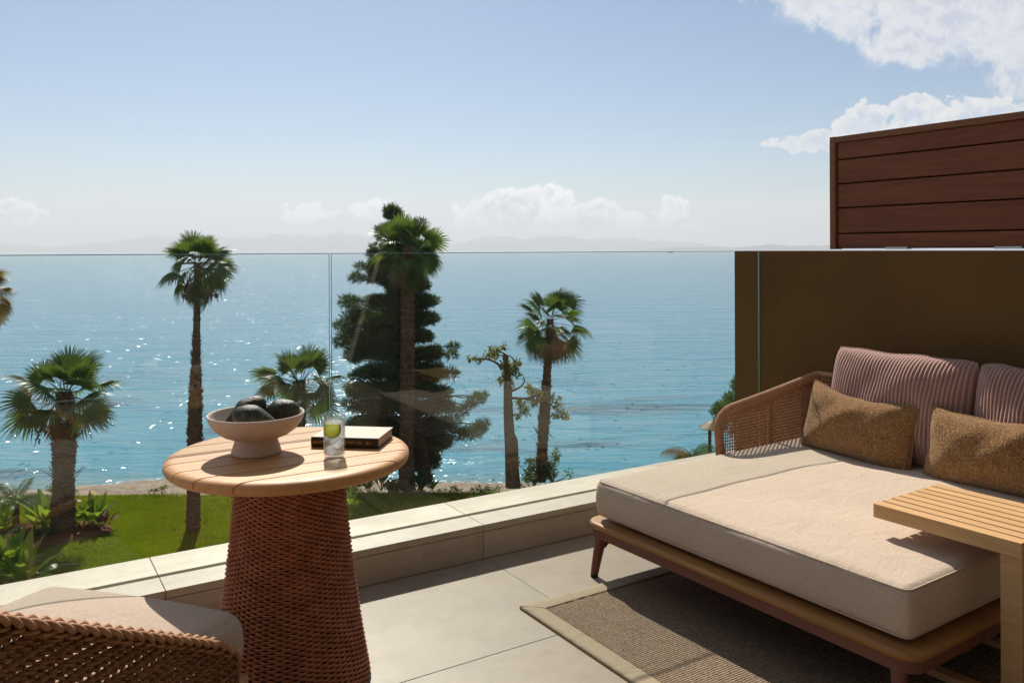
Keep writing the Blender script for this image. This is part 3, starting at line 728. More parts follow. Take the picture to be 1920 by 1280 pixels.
# mattress
def soft(v, a=.004, k=9.0, ph=0.0):
    v = np.array(v, float)
    n = math.sin(v[0] * k + ph) * math.sin(v[1] * k * .8 + 1 + ph) + .5 * math.sin(v[0] * k * 2.3 + v[1] * k * 1.7 + ph)
    return v, n * a
def matt(v):
    v, n = soft(v, .0035, 6.3)
    t = (v[2] - (ZP + .014)) / (ZM - ZP - .014)
    cx_, cy_ = (v[0] - .755) / .755, (v[1] + .70) / .705
    ed = (1 - min(1, abs(cx_)) ** 6) * (1 - min(1, abs(cy_)) ** 6)
    v[2] += (t > .6) * (.012 * ed + n * ed) - (t < .4) * 0
    b = 4 * t * (1 - t) * .009
    v[0] += b * (1 if cx_ > .98 else -1 if cx_ < -.98 else 0) + .003 * math.sin(v[1] * 9) * (abs(cx_) > .97)
    v[1] += b * (1 if cy_ > .98 else -1 if cy_ < -.98 else 0)
    return v
mt = obj('daybed_mattress', *rbox(0, 1.51, -1.407, .006, ZP + .014, ZM, .030, 6, (40, 40, 6), matt), M['linen'], None, True)
mt.location = dby(0, 0, 0); mt.rotation_euler = (0, 0, DA); tag(mt, 'thick oat linen mattress lying on the daybed platform', 'mattress')
def rect_loop(x0, x1, y0, y1, z, r, n=8):
    P = []
    for cx_, cy_, a0 in ((x1 - r, y1 - r, 0), (x0 + r, y1 - r, 90), (x0 + r, y0 + r, 180), (x1 - r, y0 + r, 270)):
        for k in range(n): a = R(a0 + 90 * k / (n - 1)); P.append((cx_ + r * math.cos(a), cy_ + r * math.sin(a), z))
    return dense(P + [P[0]], 400)[:-1]
for z in (ZM - .0085, ZP + .0240):
    V, F = tubes(rect_loop(-.001 + .005, 1.511 - .005, -1.408 + .005, .007 - .005, z, .026), .0028, 6, True)
    obj('seam_piping', V, F, M['linen'], mt, True)

# scatter cushions
def pillow(name, w, h, t, mat_, loc, tilt, yaw, label, cat, ribs=False, roll=0.0, seed=0, n=(90, 64), group=None, pinch=.07, sag=.0):
    nu, nv = n; r = np.random.default_rng(seed); ph = r.uniform(0, 6, 6)
    u = np.linspace(-1, 1, nu); v = np.linspace(-1, 1, nv); U, Vv = np.meshgrid(u, v, indexing='ij')
    Y = w / 2 * U * (1 - pinch * (1 - Vv ** 2)) ; Z = h / 2 * Vv * (1 - pinch * 1.1 * (1 - U ** 2))
    cor = 1 - (.085 if ribs else .05) * U ** 4 * Vv ** 4; Y = Y * cor; Z = Z * cor
    Z = Z + (Vv + 1) / 2 * h * (.006 * np.sin(U * 4.3 + ph[5]) + .005 * np.sin(U * 9.1 + ph[0]))
    Z = Z - sag * h * (1 - U ** 2) * (Vv > -1) * (Vv + 1) / 2
    th = (np.clip(1 - np.abs(U) ** 2.6, 0, 1) ** .55) * (np.clip(1 - np.abs(Vv) ** 2.6, 0, 1) ** .55)
    wr = .05 * np.sin(U * 5 + ph[0]) * np.sin(Vv * 4 + ph[1]) + .035 * np.sin(U * 9 + Vv * 5 + ph[2]) + .02 * np.sin(U * 17 - Vv * 9 + ph[3])
    # creases running in from the corners
    cr = 0
    for su in (-1, 1):
        for sv in (-1, 1):
            d = np.hypot(U - su, Vv - sv); a = np.arctan2(Vv - sv, U - su); cr = cr + .05 * np.sin(a * 9 + ph[4]) * np.exp(-(d / .6) ** 2) * (d > .05)
    X = t / 2 * th * (1 + wr + cr)
    edge = np.maximum(np.abs(U), np.abs(Vv)) >= 1
    if ribs:
        X = X + .0032 * np.sin(Y * 2 * math.pi / RIB) * (1 - np.maximum(np.abs(U), np.abs(Vv)) ** 8)
    else:
        X = X + .0016 * np.sin(Y * 2 * math.pi / .011 + 3 * np.sin(Z * 40)) * (1 - np.maximum(np.abs(U), np.abs(Vv)) ** 8)
    front = np.stack([-X, Y, Z], -1).reshape(-1, 3); back = np.stack([X * .9, Y, Z], -1).reshape(-1, 3)
    i = np.arange(nu - 1)[:, None]; j = np.arange(nv - 1)[None]
    q = np.stack([i * nv + j, (i + 1) * nv + j, (i + 1) * nv + j + 1, i * nv + j + 1], -1).reshape(-1, 4)
    V = np.r_[front, back]; F = np.r_[q, q[:, ::-1] + nu * nv]
    idx = np.arange(len(V)); eb = np.where(edge.ravel())[0]; idx[eb + nu * nv] = eb      # weld the rim
    o = obj(name, V, idx[F], mat_, None, True)
    rim = np.r_[front.reshape(nu, nv, 3)[:, 0], front.reshape(nu, nv, 3)[-1, 1:], front.reshape(nu, nv, 3)[::-1, -1][1:], front.reshape(nu, nv, 3)[0, ::-1][1:-1]]
    obj('seam', *tubes(rim, .0045, 6, True), mat_, o, True)
    o.matrix_world = Matrix.Translation(loc) @ Matrix.Rotation(yaw, 4, 'Z') @ Matrix.Rotation(tilt, 4, 'Y') @ Matrix.Rotation(roll, 4, 'X')
    return tag(o, label, cat, group)
nb = (300, 90)
pillow('back_cushion', .735, .535, .27, M['knit'], dby(1.39, -.545, .655), R(13), DA, 'pink ribbed knit back cushion at the woven arm end', 'cushion', True, R(0.5), 1, nb, pinch=.05, sag=.02)
pillow('back_cushion', .60, .535, .27, M['knit'], dby(1.40, -1.185, .650), R(13), DA, 'pink ribbed knit back cushion cut by the right edge of the picture', 'cushion', True, R(-1), 2, nb, pinch=.05, sag=.02)
pillow('lumbar_pillow', .60, .345, .20, M['boucle'], dby(1.255, -.43, .562), R(16), DA + R(-1), 'ochre boucle lumbar pillow nearest the woven arm', 'pillow', False, R(3.0), 3, (120, 80), pinch=.07, sag=.10)
pillow('lumbar_pillow', .585, .345, .20, M['boucle'], dby(1.245, -1.055, .560), R(17), DA + R(1), 'ochre boucle lumbar pillow behind the slatted side table', 'pillow', False, R(-1.5), 5, (120, 80), pinch=.07, sag=.10)

# ================================================================== C-SHAPED SIDE TABLE
sd_ = empty('side_table', (2.551, 1.751, 0), R(2.5)); tag(sd_, 'pale slatted teak side table reaching over the mattress', 'side table')
ZT = .523; SWID = .42; ns = 8; pit = SWID / ns; LT = .475
for k in range(ns):
    x0 = k * pit; dz = .047 if k in (0, ns - 1) else .022
    obj('slat', *box(x0 + (.0 if k == 0 else .0045), x0 + pit - (.0 if k == ns - 1 else .0045), -LT, 0, ZT - dz, ZT, .0015), M['teak_slat'], sd_)
obj('support_panel', *box(pit + .001, SWID - pit - .001, -LT + .002, -.042, ZT - .046, ZT - .0225, .002), M['teak_slat'], sd_)
for x0 in (.0, SWID - pit): obj('leg', *box(x0 + .003, x0 + pit - .003, -LT, -LT + .062, .036, ZT - .0475, .002), M['teak_slat'], sd_)
for x0 in (.0, SWID - pit): obj('runner', *box(x0 + .003, x0 + pit - .003, -LT, -.02, .0125, .0355, .002), M['teak_slat'], sd_)

# ================================================================== RUG
rug = empty('rug', (1.717, 2.713, 0), R(0.6)); tag(rug, 'taupe flatweave rug with plain cloth binding under the daybed', 'rug')
RWX, RWY, BW = 1.95, 2.6, .075
V, F = rbox(BW - .004, RWX - BW + .004, -RWY + BW - .004, -BW + .004, .0012, .0095, .003, 2, (30, 40, 1))
obj('woven_field', V, F, M['rug'], rug, True)
def binding(a, b, nrm, seed):
    """strip of folded cloth with small puckers; a->b outer edge, nrm points inwards"""
    a, b, nrm = np.array(a), np.array(b), np.array(nrm); n = int(np.linalg.norm(b - a) / .006); r = np.random.default_rng(seed)
    ts = np.linspace(0, 1, n); prof_ = [(0, .001), (-.001, .006), (.004, .0125), (.03, .0128), (.06, .0126), (.072, .0118), (BW, .0095)]
    L_ = np.linalg.norm(b - a); ph = r.uniform(0, 6, 4); V = []; F = []
    for i, t in enumerate(ts):
        s = t * L_; cut0 = min(s, L_ - s)
        for k, (o_, z) in enumerate(prof_):
            w = (.5 + .5 * math.sin(s * 21 + ph[0])) * (math.sin(s * 165 + 2 * math.sin(s * 40 + ph[1]) + o_ * 60) * .0011 + math.sin(s * 92 + ph[2] - o_ * 45) * .001)
            sh = min(o_, BW) ; e = max(-1, min(1, (s - sh) / .001)) if s < .1 else 1
            ss = min(max(s, o_ * 1.0), L_ - o_)          # mitred ends
            q = a + (b - a) * (ss / L_) + nrm * o_
            V.append((q[0], q[1], z + (w if 1 < k < 6 else 0)))
    m_ = len(prof_)
    for i in range(n - 1):
        for k in range(m_ - 1): F.append((i * m_ + k, i * m_ + k + 1, (i + 1) * m_ + k + 1, (i + 1) * m_ + k))
    return V, F
for k, (a, b, nr) in enumerate((((0, -RWY), (0, 0), (1, 0)), ((0, 0), (RWX, 0), (0, -1)), ((RWX, 0), (RWX, -RWY), (-1, 0)), ((RWX, -RWY), (0, -RWY), (0, 1)))):
    bd = obj('binding', *binding(a, b, nr, k), M['rug_edge'], rug, True)
    a, b, nr = np.array(a, float), np.array(b, float), np.array(nr, float); d_ = (b - a) / np.linalg.norm(b - a)
    p0 = a + nr * .0735 + d_ * .074; p1 = b + nr * .0735 - d_ * .074
    obj('stitching', *tubes(dense([(*p0, .0125), (*p1, .0125)], 300), .0013, 4), M['rug'], bd)

# ================================================================== ROUND TABLE
TC = np.array([.802, 2.662]); TR, THT = .385, .748
tab = empty('round_table', (TC[0], TC[1], 0)); tag(tab, 'round teak table on a woven terracotta cone base', 'table')
th = .042
tprof = [(.030, 0), (.012, .003), (.004, .010), (0, .020), (.002, .030), (.008, .037), (.018, .0408), (.032, th)]
cuts = [-TR + .0005, -.292, -.186, -.082, .022, .126, .232, TR - .0005]
for k in range(len(cuts) - 1):
    y0, y1 = cuts[k], cuts[k + 1]; V = []; n = 22
    for ins, z in tprof:
        rr = TR - ins; g = .0022 + (.0012 if z > .040 or z < .001 else 0)
        a, b = max(y0 + g, -rr + .0004), min(y1 - g, rr - .0004)
        if b < a: a = b = (a + b) / 2
        ta, tb = math.asin(max(-1, min(1, a / rr))), math.asin(max(-1, min(1, b / rr)))
        tt = np.linspace(ta, tb, n)
        V += [(rr * math.cos(t), rr * math.sin(t), THT - th + z) for t in tt] + [(-rr * math.cos(t), rr * math.sin(t), THT - th + z) for t in tt[::-1]]
    m_ = 2 * n; F = [(i * m_ + j, i * m_ + (j + 1) % m_, (i + 1) * m_ + (j + 1) % m_, (i + 1) * m_ + j) for i in range(len(tprof) - 1) for j in range(m_)]
    F += [tuple(range(m_))[::-1], tuple(range((len(tprof) - 1) * m_, len(tprof) * m_))]
    o = obj('plank', V, F, M['teak'], tab, False)
    for pl in o.data.polygons:
        if pl.index < len(tprof) * m_ - m_: pl.use_smooth = True
    o.data.set_sharp_from_angle(angle=R(35))
obj('under_ring', *lathe([(.10, THT - th - .020), (.165, THT - th - .020), (.165, THT - th - .0005), (.10, THT - th - .0005)], 48), M['teak'], tab)
def base_r(z): return .252 + (.165 - .252) * (z / .70) - .010 * math.sin(math.pi * z / .70)
NP = 32; rows_ = np.arange(.014, .702, .0073); th_ = np.linspace(0, 2 * math.pi, NP * 10, endpoint=False); P = []
for k, z in enumerate(rows_):
    w_ = np.sin(NP * th_ + math.pi * k); w_ = np.sign(w_) * np.abs(w_) ** .7
    r = base_r(z) + .0040 * w_ + .0005 * math.sin(k * 1.3); zz = z + .0007 * np.sin(2 * NP * th_) + .0006 * np.sin(3 * th_ + k)
    P.append(np.stack([r * np.cos(th_), r * np.sin(th_), zz], 1))
V, F = tubes(np.array(P), .0041, 5, True)
o = obj('woven_base', V, F, M['rope'], tab, True); tag(o, kind='stuff')
obj('base_core', *lathe([(base_r(z) - .0075, z) for z in np.linspace(.012, .705, 20)], 60), M['core'], tab, True)
obj('plinth', *lathe([(.225, 0), (.243, .001), (.243, .011), (.225, .0118)], 60), M['foot'], tab)

# bowl
bw = np.array([.700, 2.690]); ZB = THT + .0004
oprof = [(.030, 0), (.076, 0), (.0785, .003), (.077, .010), (.0695, .034), (.0655, .046), (.0655, .049), (.078, .052), (.103, .062), (.126, .079), (.142, .099), (.150, .119), (.1515, .1262),
         (.1495, .1295), (.1462, .1275), (.1435, .118), (.135, .100), (.118, .0815), (.094, .068), (.06, .060), (.02, .0575)]
bowl = obj('footed_bowl', *lathe(oprof, 72), M['ceramic'], None, True); bowl.location = (*bw, ZB); tag(bowl, 'blush ceramic footed bowl standing on the round table', 'bowl')
def avocado(L_, r_, loc, rot, label, seed):
    r = np.random.default_rng(seed); n, m_ = 30, 40; V = []; ph = r.uniform(0, 6, 4)
    for i in range(n + 1):
        t = i / n; x = -math.cos(t * math.pi)
        pr = math.sqrt(max(0, 1 - x * x)) * (1 - .40 * max(0, x) - .22 * max(0, x - .15)) * (1 + .03 * math.sin(x * 6 + ph[0]))
        for j in range(m_):
            a = 2 * math.pi * j / m_; b = 1 + .012 * math.sin(5 * a + x * 7 + ph[1]) + .008 * math.sin(11 * a - x * 13 + ph[2])
            V.append((x * L_ / 2, pr * r_ * b * math.cos(a), pr * r_ * b * math.sin(a) + .05 * L_ * max(0, x) ** 2 * .6))
    F = [(i * m_ + j, i * m_ + (j + 1) % m_, (i + 1) * m_ + (j + 1) % m_, (i + 1) * m_ + j) for i in range(n) for j in range(m_)]
    o = obj('avocado', V, F, M['avocado'], None, True); o.location = loc; o.rotation_euler = rot
    st = obj('stem', *tube_capped([(L_ * .487, 0, .05 * L_ * .55), (L_ * .505, 0, .05 * L_ * .6)], [.004, .003], 8), M['bark'], o, True)
    return tag(o, label, 'avocado', 'avocados in the bowl')
yc = -YAW
def bowlp(x, d, z): q = cam2w(x, d); return (bw[0] + q[0], bw[1] + q[1], ZB + z)
avocado(.150, .0415, bowlp(.012, -.052, .119), (R(15), R(14), yc + R(-4)), 'dark avocado lying in front, neck to the right, in the bowl', 1)
avocado(.142, .0410, bowlp(-.045, .038, .125), (R(30), R(30), yc + R(200)), 'dark rough avocado at the left of the bowl, leaning down left', 2)
avocado(.135, .0410, bowlp(.062, .050, .122), (R(10), R(10), yc + R(172)), 'dark avocado at the back right of the bowl', 3)

# tumbler with water, ice and lime
gp = np.array([.892, 2.497]); ZG = THT + .0004
def fl(prof_, n, amp, z0, z1):
    V, F = lathe(prof_, n); out_ = []
    for i, v in enumerate(V):
        a = math.atan2(v[1], v[0]); k = 1 + amp * abs(math.sin(9 * a)) * (1 if z0 < v[2] < z1 else 0); out_.append((v[0] * k, v[1] * k, v[2]))
    return out_, F
tprof2 = [(.012, .0), (.024, .0), (.0295, .003), (.0325, .010), (.0335, .022), (.0340, .060), (.0342, .137), (.0338, .1395), (.0328, .1390), (.0324, .137), (.0322, .060), (.0315, .022), (.029, .012), (.010, .0095)]
gl = obj('tumbler', *fl(tprof2, 72, -.018, .004, .05), M['tumbler'], None, True); gl.location = (*gp, ZG); tag(gl, 'clear fluted glass tumbler standing on the round table', 'tumbler')
wt = obj('water', *lathe([(.006, .0098), (.0284, .0125), (.0309, .0222), (.0317, .060), (.0318, .119), (.0314, .1195), (.004, .1192)], 48), M['water'], None, True); wt.location = (*gp, ZG); tag(wt, 'sparkling water filling the tumbler', 'drink')
for k, (dx, dy, dz, rr, s_) in enumerate(((.006, -.006, .048, (.4, .7, .3), .013), (-.010, .006, .026, (1.1, .2, .8), .011), (.004, .008, .092, (.2, .5, 1.2), .012))):
    o = obj('ice_cube', *rbox(-s_, s_, -s_, s_, -s_, s_, .0028, 2), M['ice'], None, True); o.location = (gp[0] + dx, gp[1] + dy, ZG + dz); o.rotation_euler = rr
    tag(o, ('ice cube at mid height in the tumbler, below the lime', 'lowest ice cube in the tumbler', 'topmost ice cube floating behind the lime in the tumbler')[k], 'ice cube', 'ice cubes in the tumbler')
lm = empty('lime_slice', (gp[0] - .0035 * CA - .012 * SA, gp[1] + .0035 * SA - .012 * CA, ZG + .093)); tag(lm, 'yellow green lime slice floating against the tumbler wall', 'lime slice')
lm.rotation_euler = (R(90), 0, yc + R(-14))
n = 40; rL = .0265
ang = np.linspace(R(-212), R(32), n)      # disc with a cut upper side
Vd = [(rL * math.cos(a), rL * math.sin(a), -.0025) for a in ang] + [(rL * math.cos(a), rL * math.sin(a), .0025) for a in ang]
F = [tuple(range(n))[::-1], tuple(range(n, 2 * n))] + [(i, (i + 1) % n, n + (i + 1) % n, n + i) for i in range(n)]
obj('flesh', Vd, F, M['lime'], lm)
obj('rind', *tube_capped([(rL * 1.02 * math.cos(a), rL * 1.02 * math.sin(a), 0) for a in ang], .0029, 8), M['rind'], lm, True)

# book
b0 = np.array([.873, 2.668]); b1 = np.array([1.050, 2.522]); bl = np.linalg.norm(b1 - b0)
ba = math.atan2(b1[1] - b0[1], b1[0] - b0[0])
bk_ = empty('book', (b0[0], b0[1], THT + .0005), ba); tag(bk_, 'thick hardback book with cream cover and dark gold-lettered spine on the table', 'book')
BD, BH = .178, .034
obj('front_board', *box(0, bl, .004, BD, BH - .0028, BH, .0008), M['cover'], bk_)
obj('back_board', *box(0, bl, .004, BD, 0, .0028, .0008), M['spine'], bk_)
obj('page_block', *box(.004, bl - .004, .006, BD - .005, .0029, BH - .0029), M['paper'], bk_)
V = []; F = []
for i, x in enumerate((0, bl)):
    for k in range(9):
        z = BH * k / 8; bul = .0035 * math.sin(math.pi * k / 8); V.append((x, .0045 - bul - .002, z + (.0003 if k == 0 else 0)))
    for k in range(9): V.append((x, .0062, V[i * 18 + k][2]))
for k in range(8):
    F += [(k, 18 + k, 18 + k + 1, k + 1), (9 + k, 9 + k + 1, 27 + k + 1, 27 + k), (k, k + 1, 9 + k + 1, 9 + k), (18 + k, 27 + k, 27 + k + 1, 18 + k + 1)]
F += [(0, 9, 27, 18), (8, 26, 35, 17)]
sp_ = obj('spine', V, F, M['spine'], bk_)
def text(s, size, x, z, parent, sx=1.0, y=-.0024):
    cu = bpy.data.curves.new('lettering', 'FONT'); cu.body = s; cu.size = size; cu.extrude = .00015; cu.align_y = 'CENTER'
    t = bpy.data.objects.new('lettering_curve', cu); col.objects.link(t)
    dg = bpy.context.evaluated_depsgraph_get(); me = bpy.data.meshes.new_from_object(t.evaluated_get(dg)); bpy.data.objects.remove(t)
    me.materials.clear(); me.materials.append(M['gold'])
    o = bpy.data.objects.new('lettering', me); link(o, parent); o.rotation_euler = (R(90), 0, 0); o.location = (x, y, z); o.scale = (sx, 1, 1)
    return o
text('ALLOTTE', .0125, .009, .0185, sp_, .85)
text('S, SAX & BACK', .0085, .108, .0200, sp_, .80); text('FIRE', .0045, .113, .0135, sp_, .9)
text('NOBIS', .0070, .158, .0210, sp_, .8); text('FOUR FLAGS', .0050, .158, .0155, sp_, .75)
text('SEI', .0085, .189, .0215, sp_, .8); text('RT', .0085, .190, .0145, sp_, .9); text('I', .016, .2025, .018, sp_, .5)

# ================================================================== WICKER ARMCHAIR
CF = np.array([.756, .654]); CS = np.array([.654, -.756]); CC = np.array([.56, 2.261])
chair = empty('wicker_armchair', (CC[0], CC[1], 0), math.atan2(CF[1], CF[0])); tag(chair, 'brown wicker armchair with braided rim in the near left corner', 'armchair')
# local x = facing direction, local y = left-hand side (-CS), so the near arm sits at y = -offset
zb0 = .13
pts = [(-.105, -.038), (-.16, -.040), (-.62, -.040), (-.84, -.050), (-.90, -.12), (-.91, -.35 + .7), (-.90, .62), (-.84, .70), (-.62, .71), (-.16, .71), (-.105, .708)]
pl_ = smooth_path([(p[0], p[1], 0) for p in pts], 900, 3)
sA = np.r_[0, np.cumsum(np.linalg.norm(np.diff(pl_, axis=0), axis=1))]; LTOT = sA[-1]
Nn = np.stack([-np.gradient(pl_[:, 1]), np.gradient(pl_[:, 0])], 1); Nn /= np.linalg.norm(Nn, axis=1, keepdims=True)
def ztop(s):
    e = np.minimum(s, LTOT - s); return np.clip(.392 + .53 * e - .030 * np.exp(-e / .03), .2, .80)
def on_shell(s, off, z):
    return np.stack([np.interp(s, sA, pl_[:, 0]) + off * np.interp(s, sA, Nn[:, 0]), np.interp(s, sA, pl_[:, 1]) + off * np.interp(s, sA, Nn[:, 1]), z], 1)
SP = .022; P = []
nrow = 64; n = int(LTOT / SP * 4); s = np.linspace(0, LTOT, n)
for k in range(nrow):
    t = (k + .5) / nrow
    zline = zb0 + 0.0101 * k
    for q in (0, 1):
        z = np.minimum(zline + .004 * math.sin(k * 2.1), ztop(s) - .012 - (.0 if zline < .3 else .0))
        a = s / SP * math.pi + q * math.pi + k * .9
        z2 = z + .0038 * np.sin(a) + .0015 * np.sin(s * 31 + k)
        P.append((on_shell(s, .0052 * np.cos(a), z2), ztop(s) - .010 - zline))
Vs, Fs, off = [], [], 0
for p, room in P:
    ok = room > 0
    # keep runs of the row that lie under the rim
    i = 0
    while i < len(ok):
        if ok[i]:
            j = i
            while j + 1 < len(ok) and ok[j + 1]: j += 1
            if j - i > 6:
                V, F = tubes(p[i:j + 1], .0041, 5); Vs.append(V); Fs.append(F + off); off += len(V)
            i = j + 1
        else: i += 1
wk = obj('wicker_shell', np.concatenate(Vs), np.concatenate(Fs), M['wicker'], chair, True); tag(wk, kind='stuff')
P = []
for k, s0 in enumerate(np.arange(.012, LTOT, SP)):
    zt = float(ztop(np.array([s0]))[0]); z = np.linspace(zb0 - .01, zt - .002, 14)
    P.append(on_shell(np.full(14, s0), np.full(14, 0.0), z))
V, F = tubes(np.array(P), .0036, 5); sk = obj('wicker_stakes', V, F, M['wicker'], chair, True); tag(sk, kind='stuff')
n = int(LTOT / .008); s = np.linspace(.0, LTOT, n)
for row_, (o_, dz_, hand) in enumerate(((-.0135, -.002, 1), (0, .005, -1), (.0135, -.002, 1))):     # flat plait of three twisted rows
    for q in range(2):
        a = hand * s / .062 * 2 * math.pi + q * math.pi + row_ * .8
        p = on_shell(s, o_ + .0060 * np.cos(a), ztop(s) + dz_ + .0052 * np.sin(a))
        obj('braid_strand', *tube_capped(p, .0066, 7), M['braid'], chair, True)
for q in range(2):
    a = s / .034 * math.pi + q * math.pi
    p = on_shell(s, -.009 * np.cos(a) , ztop(s) - .017 + .004 * np.sin(a)); obj('rim_cord', *tube_capped(p, .0045, 6), M['braid'], chair, True)
# end post, base frame, legs
for y_, nm in ((-.038, 'end_post'), (.708, 'end_post')):
    e = dense([(-.102, y_, zb0 - .012), (-.102, y_, .372)], 8); po = obj(nm, *tube_capped(e, .0075, 8), M['wicker'], chair, True); wrap(e, .0085, .0036, .0072, M['wicker'], po)
obj('seat_frame', *rbox(-.86, -.012, -.02, .69, .235, .275, .012, 3), M['chair_leg'], chair, True)
for x_, y_ in ((-.045, .015), (-.045, .655), (-.80, .02), (-.80, .65)):
    obj('leg', *tube_capped([(x_, y_, .236), (x_ + (.012 if x_ > -.4 else -.02), y_, .001)], [.024, .017], 14), M['chair_leg'], chair, True)
def cush(v):
    v = np.array(v, float); t = (v[2] - .277) / .163
    cx_, cy_ = (v[0] + .345) / .345, (v[1] - .333) / .333
    ed = (1 - min(1, abs(cx_)) ** 3.0) * (1 - min(1, abs(cy_)) ** 3.0)
    if t > .5: v[2] += .040 * ed + .006 * math.sin(v[0] * 9 + 1) * math.sin(v[1] * 8) * ed
    b = 4 * t * (1 - t) * .012
    v[0] += b * (1 if cx_ > .97 else -1 if cx_ < -.97 else 0); v[1] += b * (1 if cy_ > .97 else -1 if cy_ < -.97 else 0)
    return v
cu = obj('seat_cushion', *rbox(-.69, .0, 0, .666, .277, .435, .045, 6, (22, 22, 4), cush), M['linen_chair'], None, True)
cu.location = chair.location; cu.rotation_euler = chair.rotation_euler; tag(cu, 'plump oat linen seat cushion in the wicker armchair', 'cushion')
loc = chair.matrix_world
ang_c = math.atan2(CF[1], CF[0])
def chp(x, y, z): return (CC[0] + math.cos(ang_c) * x - math.sin(ang_c) * y, CC[1] + math.sin(ang_c) * x + math.cos(ang_c) * y, z)
pillow('chair_back_cushion', .60, .46, .17, M['pink'], chp(-.79, .33, .69), R(-12), ang_c + math.pi * 0, 'plain pink back cushion of the wicker armchair at the left edge', 'cushion', False, 0, 8, (60, 44))

# ================================================================== GARDEN
def fan_mesh(name, seg, L_, pet, droop, spread, fold, seed, mat_):
    r = np.random.default_rng(seed); V = []; F = []
    # petiole: flat strip
    k = 9
    for i in range(k):
        t = i / (k - 1); x = pet * t; z = -.10 * pet * t * t; w = .020 * (1 - .45 * t)
        V += [(x, -w, z), (x, w, z), (x, 0, z - w * .9)]
    for i in range(k - 1):
        for a, b in ((0, 1), (1, 2), (2, 0)): F.append((i * 3 + a, i * 3 + b, (i + 1) * 3 + b, (i + 1) * 3 + a))
    hub = len(V); V.append((pet, 0, -.10 * pet))
    an = np.linspace(-spread, spread, seg + 1)
    def pt(a, rad, up):
        x = pet + rad * math.cos(a); y = rad * math.sin(a) * (1 - .12 * fold)
        z = -.10 * pet + abs(y) * fold * .55 - droop * (rad / L_) ** 2 * L_ + up
        return (x, y, z)
    mid = []
    for i, a in enumerate(an):
        V.append(pt(a, L_ * .50, .02 * (1 if i % 2 else -1) * L_)); mid.append(len(V) - 1)
    for i in range(seg):
        F.append((hub, mid[i], mid[i + 1]))
        a0, a1 = an[i], an[i + 1]; am = (a0 + a1) / 2; ln = L_ * (.80 + .20 * math.cos(am * .7)) * r.uniform(.88, 1.06); dj = r.uniform(-.06, .06); hang = r.uniform(.0, .16) * L_
        w = (a1 - a0) * .30
        q = [pt(am - w + dj * .5, ln * .76, -hang * .25), pt(am + w + dj * .5, ln * .76, -hang * .25), pt(am + dj, ln, -hang)]
        k = len(V); V += q; F += [(mid[i], k, k + 1, mid[i + 1]), (k, k + 2, k + 1)]
    me = np_mesh(name, V, F); me.materials.append(mat_); return me
GREEN = [fan_mesh('frond', 34, .80, .62 + .06 * i, .08 + .16 * i, R(118 - 10 * i), .38 - .1 * i, 10 + i, M['palm']) for i in range(3)]
GREEN += [fan_mesh('frond', 32, .78, .80, .72, R(100), .1, 15, M['palm'])]
DEAD = [fan_mesh('dead_frond', 24, .72, .5, .75 + .3 * i, R(70), .0, 20 + i, M['palm_dead']) for i in range(2)]
GOLD = [fan_mesh('frond', 26, .62, .62, .45, R(95), .1, 30, M['palm_gold'])]
def place_leaf(me, name, parent, loc, azm, elv, roll, s):
    o = bpy.data.objects.new(name, me); link(o, parent)
    o.matrix_basis = Matrix.Translation(loc) @ Matrix.Rotation(azm, 4, 'Z') @ Matrix.Rotation(-elv, 4, 'Y') @ Matrix.Rotation(roll, 4, 'X') @ Matrix.Diagonal((s, s, s, 1))
    return o
